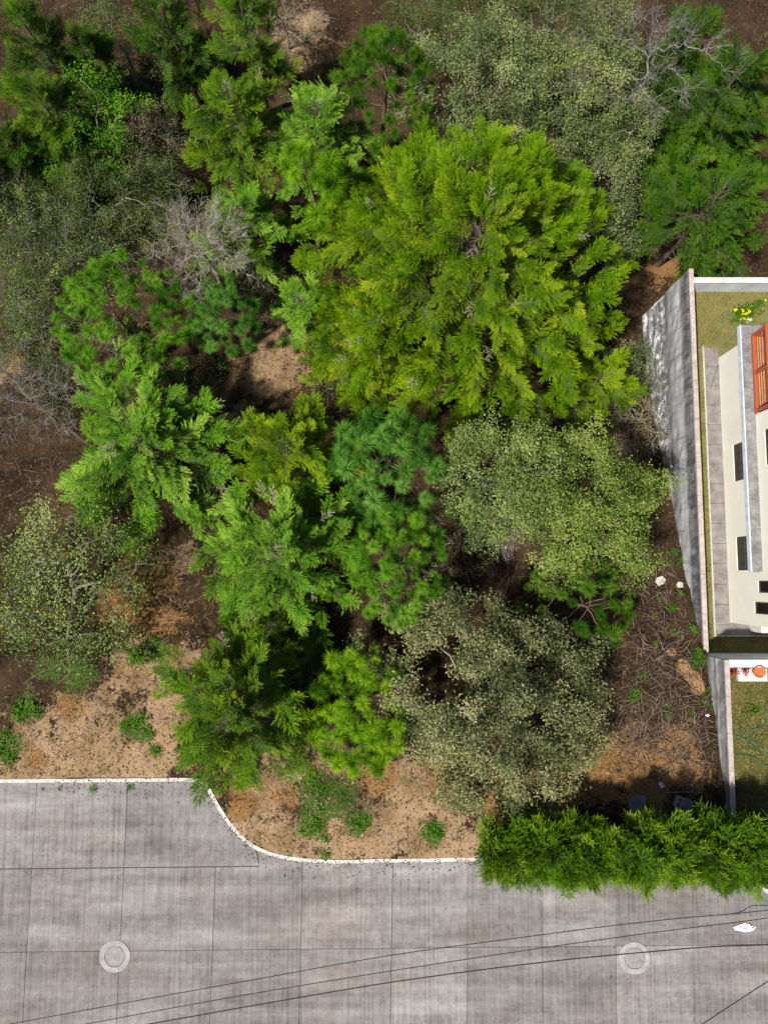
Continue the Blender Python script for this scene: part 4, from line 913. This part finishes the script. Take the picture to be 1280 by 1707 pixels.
M['cover_green'] = foliage('cover_green', [(0.020,0.055,0.006), (0.045,0.115,0.010), (0.085,0.180,0.016), (0.140,0.235,0.030)], 0.3, 0.55, 0.0)
blades('dry_grass', ['straw'], 260000, (.08, .24), .009, 'straw', 'pale dry straw grass on the sunlit ground', 'dry grass', .25)
blades('rusty_grass', ['orange'], 230000, (.10, .26), .010, 'rust_grass', 'rusty orange dried fern and grass patches', 'dry grass', .35)
blades('green_cover', ['green'], 260000, (.05, .11), .020, 'cover_green', 'low green ground cover on the verge', 'ground cover', .4)
blades('sparse_grass', [], 120000, (.08, .2), .008, 'cover_green', 'scattered thin green grass across the slope', 'grass', .5, extra=.10)
n = 900; sK = rng.uniform(6, tot - 6, n); kp = np.stack([kpt(q) for q in sK]); x = kp[:, 0] + rng.normal(0, .1, n); y = kp[:, 1] - np.abs(rng.normal(0, .35, n)) + .1
on = y < kerb_y(x) - .02; z_ = np.where(on, .006, .128); P = np.stack([x, y, z_], 1); D = unit(np.concatenate([rng.normal(0, 1, (n, 2)), rng.normal(.1, .12, (n, 1))], 1)); Nn = unit(rng.normal(0, .25, (n, 3)) + np.array([0, 0, 1.])); L = rng.uniform(.03, .08, n)
v, f = leaf_faces(P, D, Nn, L, L * .3, .3); tag(link('fallen_leaves', np_mesh('fallen_leaves', v, f, M['litter'], np.repeat(rng.beta(1.6, 2.6, n), 4))), 'dry leaves blown along the kerb and gutter', 'leaf litter', kind='stuff')
# dry sticks in the cleared dirt
def sticks(name, region, n, ln, r, mat, label):
    c = [ground(px, py) for px, py in region]; cx = np.array([q.x for q in c]); cy = np.array([q.y for q in c])
    i = rng.integers(0, len(c), n); x = cx[i] + rng.normal(0, .75, n); y = cy[i] + rng.normal(0, .75, n); k = (x < 11.9) & (y > kerb_y(x) + .3); x, y = x[k], y[k]; n = len(x)
    z = terrain(x, y) + rng.uniform(.01, .10, n); a = rng.uniform(0, 6.283, n); L = rng.uniform(*ln, n)
    a0 = np.stack([x, y, z], 1); d = np.stack([np.cos(a), np.sin(a), rng.normal(0, .12, n)], 1); m_ = a0 + d * L[:, None] * .5; a2 = a + rng.normal(0, .35, n)
    e = m_ + np.stack([np.cos(a2), np.sin(a2), rng.normal(0, .15, n)], 1) * L[:, None] * .5
    for q in (m_, e): q[:, 2] = np.maximum(q[:, 2], terrain(q[:, 0], q[:, 1]) + .012)
    R0 = rng.uniform(r * .5, r, n)
    v, f = tubes(np.concatenate([a0, m_]), np.concatenate([m_, e]), np.concatenate([R0, R0 * .8]), np.concatenate([R0 * .8, R0 * .5]), 4)
    return tag(link(name, np_mesh(name, v, f, M[mat])), label, 'twigs', kind='stuff')
M['stick'] = plain('dry_stick', (.16,.105,.075), (.36,.27,.20), 5, 0.9)
M['stick_dark'] = plain('dark_stick', (.045,.030,.024), (.11,.075,.055), 5, 0.9)
clr = [(1060,1180),(1100,1150),(1130,1190),(1080,1100),(1110,1060),(1140,1080),(1160,1210),(1100,1220),(1060,1230),(1030,1210),(1080,1000),(1100,960),(1170,1250),(1120,1270),(1020,1180)]
sticks('dry_sticks', clr, 800, (.12, .8), .010, 'stick', 'pale dry twigs and stalks littering the cleared dirt')
sticks('dark_sticks', clr, 1300, (.15, .6), .012, 'stick_dark', 'dark broken twigs littering the cleared dirt')
sticks('fallen_twigs', [(290,950),(300,1020),(370,1040),(480,80),(530,60),(440,130),(790,900),(830,930),(880,950),(1050,760),(1040,720),(1060,700),(120,820),(60,780),(330,110),(100,1090)], 420, (.2, .9), .010, 'stick', 'loose fallen twigs under the trees')

# ------------------------------------------------------------------ weeds
def make_weed(rng, n=110, R=.30):
    a = rng.uniform(0, 6.283, n); d = np.sqrt(rng.random(n)) * R; h = (1 - (d / R) ** 2) * R * .8
    P = np.stack([np.cos(a) * d * .8, np.sin(a) * d * .8, h * rng.uniform(.5, 1, n)], 1); D = unit(np.stack([np.cos(a), np.sin(a), rng.normal(.15, .3, n)], 1)); Nn = unit(rng.normal(0, .4, (n, 3)) + np.array([0, 0, 1.]))
    P[:, :2] += rng.normal(0, .07, (n, 2)); L = rng.uniform(.05, .11, n); v, f = leaf_faces(P, D, Nn, L, L * .34, .3)
    S = np.stack([P * np.array([.15, .15, 0]), P], 0); tv, tf = tubes(S[0] + np.array([0, 0, -.03]), S[1], np.full(n, .005), np.full(n, .003), 3)
    return two_mat_mesh('leaves', v, f, np.repeat(rng.random(n), 4), tv, quad_to_tri(tf), M['weed'], M['weed'])
WEED = [make_weed(_r, 70) for _ in range(5)]
def clump(plants, label, group, z=None):
    c0 = ground(*plants[0][:2]); c0.z = c0.z if z is None else z
    root = empty('weed_clump', c0, label, 'weed', group)
    for px, py, r in plants:
        p_ = ground(px, py) - c0
        if z is not None: p_.z = 0
        k = max(1, round(r / 7))
        for q in range(k):
            o = link('leaves', WEED[int(rng.integers(len(WEED)))], root); sc_ = r * 28 / FPX / .30 * rng.uniform(.45, .85) * (1.15 if k == 1 else 1)
            o.location = p_ + Vector((*(rng.normal(0, .5, 2) * r * 28 / FPX * (k > 1)), 0)); o.scale = (sc_, sc_, sc_ * rng.uniform(.6, 1.0)); o.rotation_euler = (rng.normal(0, .15), rng.normal(0, .15), rng.uniform(0, 6))
    return root
GD = 'weeds in the cleared dirt'
clump([(1050,1165,15),(1062,1160,10)], 'green weed clump in the cleared dirt nearest the large olive tree', GD)
clump([(1102,1187,13),(1112,1180,9)], 'green weed clump in the cleared dirt just above the rusty grass', GD)
clump([(1080,1125,12),(1070,1128,9)], 'green weed clump in the cleared dirt left of the ochre soil', GD)
clump([(1115,1018,12),(1120,1010,8)], 'small upper weed clump between dark pine and retaining wall', GD)
clump([(1140,1052,15),(1128,1058,11),(1150,1045,10)], 'broad weed clump beside the lower end of the retaining wall', GD)
clump([(1148,1190,10)], 'single small weed in the dirt near the white plastic scrap', GD)
clump([(1090,1030,8),(1100,1000,8)], 'tiny weeds next to the dark pine tufts', GD)
clump([(1122,920,14),(1125,940,12),(1130,990,9)], 'weeds at the wall foot beside the yellow green tree', GD)
clump([(1090,1075,8)], 'tiny weed in the dirt below the dark pine', GD)
clump([(1158,1098,16),(1168,1105,13)], 'bushy weed clump where the two concrete walls meet', GD)
clump([(1178,1150,12),(1176,1170,13)], 'weed clump hugging the low boundary wall', GD)
GV = 'weeds on the dry verge'
clump([(45,1175,20),(55,1185,16),(38,1188,15)], 'dark green weed clump on straw below the sparse tree', GV)
clump([(10,1245,18),(8,1225,16)], 'dark green weed clump cut by the left edge above the kerb', GV)
clump([(232,1090,13),(240,1100,14),(225,1105,11),(262,1075,12)], 'green weeds on the small ledge above the straw verge', GV)
clump([(236,1210,16),(250,1225,16),(222,1205,12),(205,1215,11),(252,1250,12)], 'green weeds on straw left of the kerb corner cypress', GV)
clump([(527,1368,16),(538,1376,12),(515,1385,13),(505,1355,12)], 'bright leafy weeds at the lower left of the green patch', GV)
clump([(598,1362,16),(608,1372,13)], 'bright weed clump at the right end of the green patch', GV)
clump([(560,1318,13),(535,1308,14),(528,1290,14),(545,1345,12)], 'weeds in the upper part of the green patch under the lime pine', GV)
clump([(715,1380,14),(728,1376,12),(722,1390,12),(708,1390,9)], 'dark green weed clump on the verge left of the hedge', GV)
GK = 'weeds along the kerb'
clump([(452,1418,8),(475,1422,9),(490,1424,10)], 'small weeds behind the kerb at the end of its curve', GK)
clump([(535,1430,13),(543,1426,10)], 'largest weed right behind the white kerb', GK)
clump([(588,1431,10),(612,1432,9),(630,1433,8)], 'row of small weeds behind the straight kerb near the middle', GK)
clump([(165,1300,8),(190,1299,7)], 'small weeds behind the left straight kerb', GK)
clump([(82,1309,6),(110,1309,7)], 'tiny weeds in the gutter at the left', GK, 0.0)
clump([(165,1309,8)], 'small weed in the gutter at the middle of the left kerb', GK, 0.0)
clump([(225,1308,7)], 'tiny weed in the gutter nearest the corner cypress', GK, 0.0)

# ------------------------------------------------------------------ debris, manholes, cables, yard things
M['block'] = plain('cinder_block', (.20,.20,.215), (.34,.34,.355), 14, 0.95, 0.4)
M['white_plastic'] = plain('white_plastic', (.62,.64,.66), (.80,.82,.84), 6, 0.45)
bp = ground(1127, 1335)
g = Geo(); 
for b_ in [(-.2,.2,-.1,-.065,0,.2),(-.2,.2,.065,.1,0,.2),(-.2,-.16,-.065,.065,0,.2),(.16,.2,-.065,.065,0,.2),(-.02,.02,-.065,.065,0,.2)]: g.box(*b_)
o = link('cinder_block', g.mesh('cinder_block', M['block'])); o.location = bp; o.rotation_euler = (.15, .1, math.radians(62)); tag(o, 'grey hollow concrete block in the shade of the hedge', 'concrete block')
def chunk(name, px, py, pts, h, rot, mat, label, cat):
    bm = bmesh.new(); f = bm.faces.new([bm.verts.new((x_, y_, h)) for x_, y_ in pts]); r = bmesh.ops.extrude_face_region(bm, geom=[f])
    for v_ in r['geom']:
        if isinstance(v_, bmesh.types.BMVert): v_.co.z = -.06; v_.co.x *= .93; v_.co.y *= .95
    bmesh.ops.recalc_face_normals(bm, faces=list(bm.faces)); bmesh.ops.bevel(bm, geom=list(bm.edges), offset=.008, segments=1, affect='EDGES')
    me = bpy.data.meshes.new(name); bm.to_mesh(me); bm.free(); me.materials.append(mat)
    o = link(name, me); o.location = ground(px, py); o.rotation_euler = rot; return tag(o, label, cat)
chunk('broken_slab', 1062, 1340, [(-.33,-.26),(.28,-.20),(.34,.22),(.05,.30),(-.30,.24)], .05, (.05, -.08, .25), M['slab'], 'broken weathered concrete slab lying flat near the hedge', 'rubble')
chunk('broken_slab', 1143, 1339, [(-.22,-.16),(.20,-.17),(.24,.10),(.02,.20),(-.2,.15)], .06, (.1, .05, -.15), M['slab'], 'small broken concrete piece touching the hollow block', 'rubble')
chunk('stone', 1101, 1308, [(-.08,-.11),(.09,-.10),(.07,.03),(-.01,.13),(-.09,.06)], .07, (.1, .2, .3), M['coping_white'], 'small white stone chip on the cleared dirt', 'stone')
chunk('stone', 1100, 968, [(-.22,-.12),(.0,-.2),(.2,-.08),(.16,.14),(-.06,.2),(-.2,.1)], .07, (.1, .1, .6), M['edging'], 'pale flat rock beside the retaining wall foot', 'stone')
chunk('stone', 1132, 975, [(-.1,-.12),(.1,-.12),(.13,.06),(.0,.15),(-.12,.08)], .06, (.05, .1, 1.6), M['edging'], 'small tan rock touching the retaining wall', 'stone')
def crumple(name, loc, sx, sy, h, mat, label, cat, seed):
    r = np.random.default_rng(seed); n = 9; u = np.linspace(-1, 1, n); U, V = np.meshgrid(u, u); k = 1 - .35 * np.abs(V) * (.5 + r.random(V.shape) * .5)
    Z = h * (.25 + r.random(U.shape)) * (1 - .7 * np.maximum(np.abs(U), np.abs(V)) ** 2); v = np.stack([U * sx * k + r.normal(0, .06 * sx, U.shape), V * sy * (1 - .5 * np.abs(U)) + r.normal(0, .08 * sy, U.shape), Z], -1).reshape(-1, 3)
    i = np.arange(n * n).reshape(n, n); f = np.stack([i[:-1, :-1], i[:-1, 1:], i[1:, 1:], i[1:, :-1]], -1).reshape(-1, 4)
    o = link(name, np_mesh(name, v, f, mat)); o.location = loc; return tag(o, label, cat)
crumple('plastic_bag', at(1240, 1546, 0.003), .42, .15, .10, M['white_plastic'], 'crumpled white plastic bag on the concrete road', 'plastic bag', 3)
crumple('plastic_scrap', ground(1178, 1192) + Vector((0, 0, .03)), .09, .05, .05, M['white_plastic'], 'scrap of white plastic beside the low wall', 'plastic scrap', 4)
crumple('plastic_scrap', ground(1110, 1175) + Vector((0, 0, .05)), .06, .04, .04, M['white_plastic'], 'tiny white scrap among the twigs', 'plastic scrap', 6)
def log(pa, pb, r, mat, label):
    a, b_ = ground(*pa), ground(*pb); a.z += r; b_.z += r; mid = (a + b_) / 2 + Vector((.06, .04, .02)); mid.z = max(mid.z, tz(mid.x, mid.y) + r)
    v, f = polytube(spline([a, mid, b_], 5), np.linspace(r, r * .6, 11), 7); return tag(link('fallen_branch', np_mesh('fallen_branch', v, f, M[mat], None, True)), label, 'branch')
log((1108, 390), (1121, 362), .07, 'bark_pale', 'short pale fallen branch on the path above the retaining wall')
log((1158, 452), (1188, 408), .08, 'stick_dark', 'dark fallen log leading to the corner of the garden wall')
log((1105, 1322), (1168, 1321), .018, 'stick', 'long thin straight stick above the hollow block')

M['ring'] = plain('manhole_ring', (.22,.212,.20), (.38,.37,.35), 4, 0.9, 0.3)
M['cover'] = plain('manhole_cover', (.17,.165,.16), (.30,.295,.285), 6, 0.9, 0.3)
def disc_ring(r0, r1, z0, z1, n=48):
    v, f = [], []
    for i in range(n):
        t = 2 * math.pi * i / n; c_, s_ = math.cos(t), math.sin(t); k = 1 + .008 * math.sin(5 * t + 1)
        v += [(r0*c_, r0*s_, z0), (r0*c_, r0*s_, z1), ((r1-.012)*k*c_, (r1-.012)*k*s_, z1), (r1*k*c_, r1*k*s_, z1-.008), (r1*k*c_, r1*k*s_, z0)]
    for i in range(n):
        j = (i + 1) % n
        for q in range(4): f.append((i*5+q, i*5+q+1, j*5+q+1, j*5+q))
    return v, f
def manhole(px, py, label):
    p_ = at(px, py, 0.0); r = empty('manhole', (p_.x, p_.y, 0), label, 'manhole', 'manholes in the road')
    v, f = disc_ring(.36, .54, -.05, .022); link('ring', np_mesh('ring', v, f, M['ring']), r)
    v, f = disc_ring(.0, .345, -.05, .016); c_ = link('cover', np_mesh('cover', v, f, M['cover']), r)
    v, f = disc_ring(.0, .02, .012, .019, 10); k_ = link('lifting_hole', np_mesh('lifting_hole', v, f, M['joint']), c_); k_.location = (.02, .03, 0)
    v, f = disc_ring(.345, .36, -.05, .004); link('gap', np_mesh('gap', v, f, M['joint']), r)
manhole(192, 1594, 'round concrete manhole on the left half of the road')
manhole(1057, 1597, 'round concrete manhole on the right half of the road below the hedge')

M['cable'] = plain('cable_black', (.012,.012,.013), (.025,.025,.027), 5, 0.6)
def cable(pts, z, r, label):
    P = [at(x_, y_, z) for x_, y_ in pts]
    P = [P[0] + (P[0] - P[1]) * 2.5] + P + [P[-1] + (P[-1] - P[-2]) * 3]
    v, f = polytube(spline([tuple(q) for q in P], 6), r, 6); tag(link('power_cable', np_mesh('power_cable', v, f, M['cable'], None, True)), label, 'cable', 'overhead cables')
cable([(40,1703),(235,1667),(430,1632),(655,1592),(905,1558),(1012,1544),(1130,1531),(1225,1523),(1280,1517)], 11.2, .0085, 'uppermost of the three parallel black overhead cables across the road')
cable([(145,1707),(300,1678),(430,1655),(655,1618),(905,1580),(1100,1553),(1230,1537),(1280,1530)], 11.0, .0085, 'middle one of the three parallel black overhead cables across the road')
cable([(250,1707),(340,1691),(430,1675),(655,1637),(905,1604),(1100,1585),(1190,1578),(1280,1575)], 10.8, .012, 'lowest and thickest of the three parallel overhead cables across the road')
cable([(1170,1707),(1225,1671),(1280,1635)], 10.8, .010, 'short diagonal black cable crossing the bottom right corner')
v, f = polytube(spline([tuple(at(a_, b_, 11.15)) for a_, b_ in [(1218,1524),(1236,1519),(1250,1511),(1264,1509),(1290,1510)]], 6), .008, 6)
tag(link('cable_loop', np_mesh('cable_loop', v, f, M['cable'])), 'slack black cable loop at the right edge above the white bag', 'cable')

# lawn grass and garden things
def lawn_blades(name, x0, x1, y0, y1, z, n, label):
    P = np.stack([rng.uniform(x0, x1, n), rng.uniform(y0, y1, n), np.full(n, z)], 1)
    k = ~((P[:, 0] > 12.95) & (P[:, 0] < 30) & (P[:, 1] > -2.2) & (P[:, 1] < 9.55)) if z < -1 else np.ones(n, bool)
    P = P[k]; n = len(P); D = unit(np.concatenate([rng.normal(0, .8, (n, 2)), np.full((n, 1), .8)], 1)); Nn = unit(rng.normal(0, 1, (n, 3)) + np.array([0, 0, .4])); L = rng.uniform(.05, .11, n)
    vv = np.clip(.5 + .6 * wob(P[:, 0] * .8, P[:, 1] * .8) + rng.normal(0, .2, n), 0, 1)
    v, f = leaf_faces(P, D, Nn, L, np.full(n, .008), .1); tag(link(name, np_mesh(name, v, f, M['lawn_grass'], np.repeat(vv, 4))), label, 'grass', kind='stuff')
M['lawn_grass'] = foliage('lawn_grass', [(.050,.070,.012), (.115,.115,.026), (.21,.175,.05), (.32,.265,.10)], .25, .7, 0)
lawn_blades('lawn_grass', 12.31, 17.5, -2.8, 11.8, YU, 45000, 'short yellowing grass around the house')
lawn_blades('lawn_grass', 12.26, 17.0, -9.2, -3.12, YL, 50000, 'short yellowing grass of the lower lawn')
M['hose'] = plain('green_hose', (.020,.13,.075), (.04,.20,.12), 8, .45)
def hose(pts, z, label):
    P = spline([tuple(at(a_, b_, z)) for a_, b_ in pts], 8); v, f = polytube(P, .013, 6); tag(link('garden_hose', np_mesh('garden_hose', v, f, M['hose'], None, True)), label, 'hose')
hose([(1232,543),(1222,528),(1208,520),(1200,530),(1210,546),(1226,552),(1219,564),(1210,574),(1202,598),(1192,622),(1184,650)], YU + .075, 'thin green hose looping over the upper lawn and walkway')
hose([(1284,1168),(1270,1180),(1278,1198),(1268,1212),(1248,1218),(1248,1232),(1266,1240),(1275,1252),(1272,1260),(1262,1252),(1240,1232),(1226,1226)], YL + .05, 'thin green hose curling over the lower lawn')
hose([(1226,1258),(1245,1260),(1262,1265),(1275,1275),(1290,1276)], YL + .05, 'second strand of green hose at the bottom of the lower lawn')
M['yellow'] = foliage('yellow_petals', [(.60,.48,.01), (.78,.66,.03)], .2, .5, .5)
def flower_bush(px, py):
    p_ = at(px, py, YU + .3); r = empty('flower_bush', (p_.x, p_.y, YU), 'dark green bush with yellow flowers on the upper lawn', 'bush'); q = np.random.default_rng(9)
    c = np.stack([q.normal(0, .26, 150), q.normal(0, .16, 150), q.uniform(.08, .5, 150)], 1); c[:, 1] += c[:, 0] * .35
    v, f, a = leaf_cloud(q, c, 7, .06, .09); tag(link('foliage', np_mesh('foliage', v, f, M['cyp_dark'], a), r), kind='stuff')
    tv, tf = tubes(np.zeros((20, 3)), c[:20], np.full(20, .01), np.full(20, .004), 4); link('stems', np_mesh('stems', tv, tf, M['bark']), r)
    a = np.arange(7) * 2 * np.pi / 7; P = np.zeros((7, 3)); D = unit(np.stack([np.cos(a), np.sin(a), np.full(7, .25)], 1)); v, f = leaf_faces(P, D, np.tile([[0, 0, 1.]], (7, 1)), np.full(7, .075), np.full(7, .028), .1)
    fm = np_mesh('flower', v, f, M['yellow'], np.full(28, .5))
    for i in range(16):
        o = link('flower', fm, r); k = c[i * 9]; o.location = (k[0] * 1.15, k[1] * 1.15, .5 + q.uniform(-.05, .06)); o.rotation_euler = (q.normal(0, .3), q.normal(0, .3), q.uniform(0, 6)); s = q.uniform(.6, 1.15); o.scale = (s, s, s)
flower_bush(1243, 520)
chunk('stone', 1246, 534, [(-.1,-.1),(.1,-.09),(.11,.09),(-.09,.11)], .12, (0, 0, .3), M['coping_white'], 'white stone beside the yellow flowering bush', 'stone').location = at(1246, 534, YU)
def lathe(prof, n=28):
    v, f = [], []
    for r_, z_ in prof: v += [(r_ * math.cos(2*math.pi*i/n), r_ * math.sin(2*math.pi*i/n), z_) for i in range(n)]
    for j in range(len(prof) - 1): f += [(j*n+i, j*n+(i+1) % n, (j+1)*n+(i+1) % n, (j+1)*n+i) for i in range(n)]
    return v, f
pp = at(1262, 1119, YL + .3); pot = empty('flower_pot', (pp.x, pp.y, YL + .15), 'round terracotta pot on the white planter by the cross wall', 'pot')
M['pot'] = plain('pot_clay', (.36,.10,.035), (.48,.16,.06), 6, .7)
v, f = lathe([(.001, 0), (.13, 0), (.20, .26), (.215, .26), (.215, .30), (.19, .30), (.18, .22), (.001, .22)]); link('body', np_mesh('body', v, f, M['pot'], None, True), pot)
v, f = lathe([(.001, .235), (.178, .228)]); link('soil', np_mesh('soil', v, f, M['pot']), pot)
a_, b_ = at(1226, 1112, YL), at(1275, 1135, YL)
g = Geo(); g.box(a_.x, b_.x, b_.y, -3.13, YL - .05, YL + .15); o = link('planter', g.mesh('planter', M['coping_white'])); tag(o, 'white masonry planter ledge against the cross wall', 'planter')
M['red'] = foliage('red_petals', [(.22,.010,.025), (.42,.02,.05)], .2, .5, .5)
for k, (px, py) in enumerate([(1219, 1121), (1241, 1117)]):
    p_ = at(px, py, YL + .25); r = empty('red_flower', (p_.x, p_.y, YL + .1), ['red flowering plant in the corner of the low walls', 'red flowering plant left of the terracotta pot'][k], 'flower')
    q = np.random.default_rng(30 + k); c = np.stack([q.normal(0, .08, 26), q.normal(0, .07, 26), q.uniform(.05, .3, 26)], 1)
    v, f, a = leaf_cloud(q, c, 3, .03, .07); link('petals', np_mesh('petals', v, f, M['red'], a), r)
    tv, tf = tubes(np.zeros((26, 3)), c, np.full(26, .005), np.full(26, .003), 3); link('stems', np_mesh('stems', tv, tf, M['weed']), r)
o = link('shrub', WEED[1]); o.location = at(1253, 1182, YL); o.scale = (.9, .9, .8); tag(o, 'small dark shrub in the middle of the lower lawn', 'shrub'); o.material_slots[0].link = 'OBJECT'; o.material_slots[0].material = M['cyp_dark']
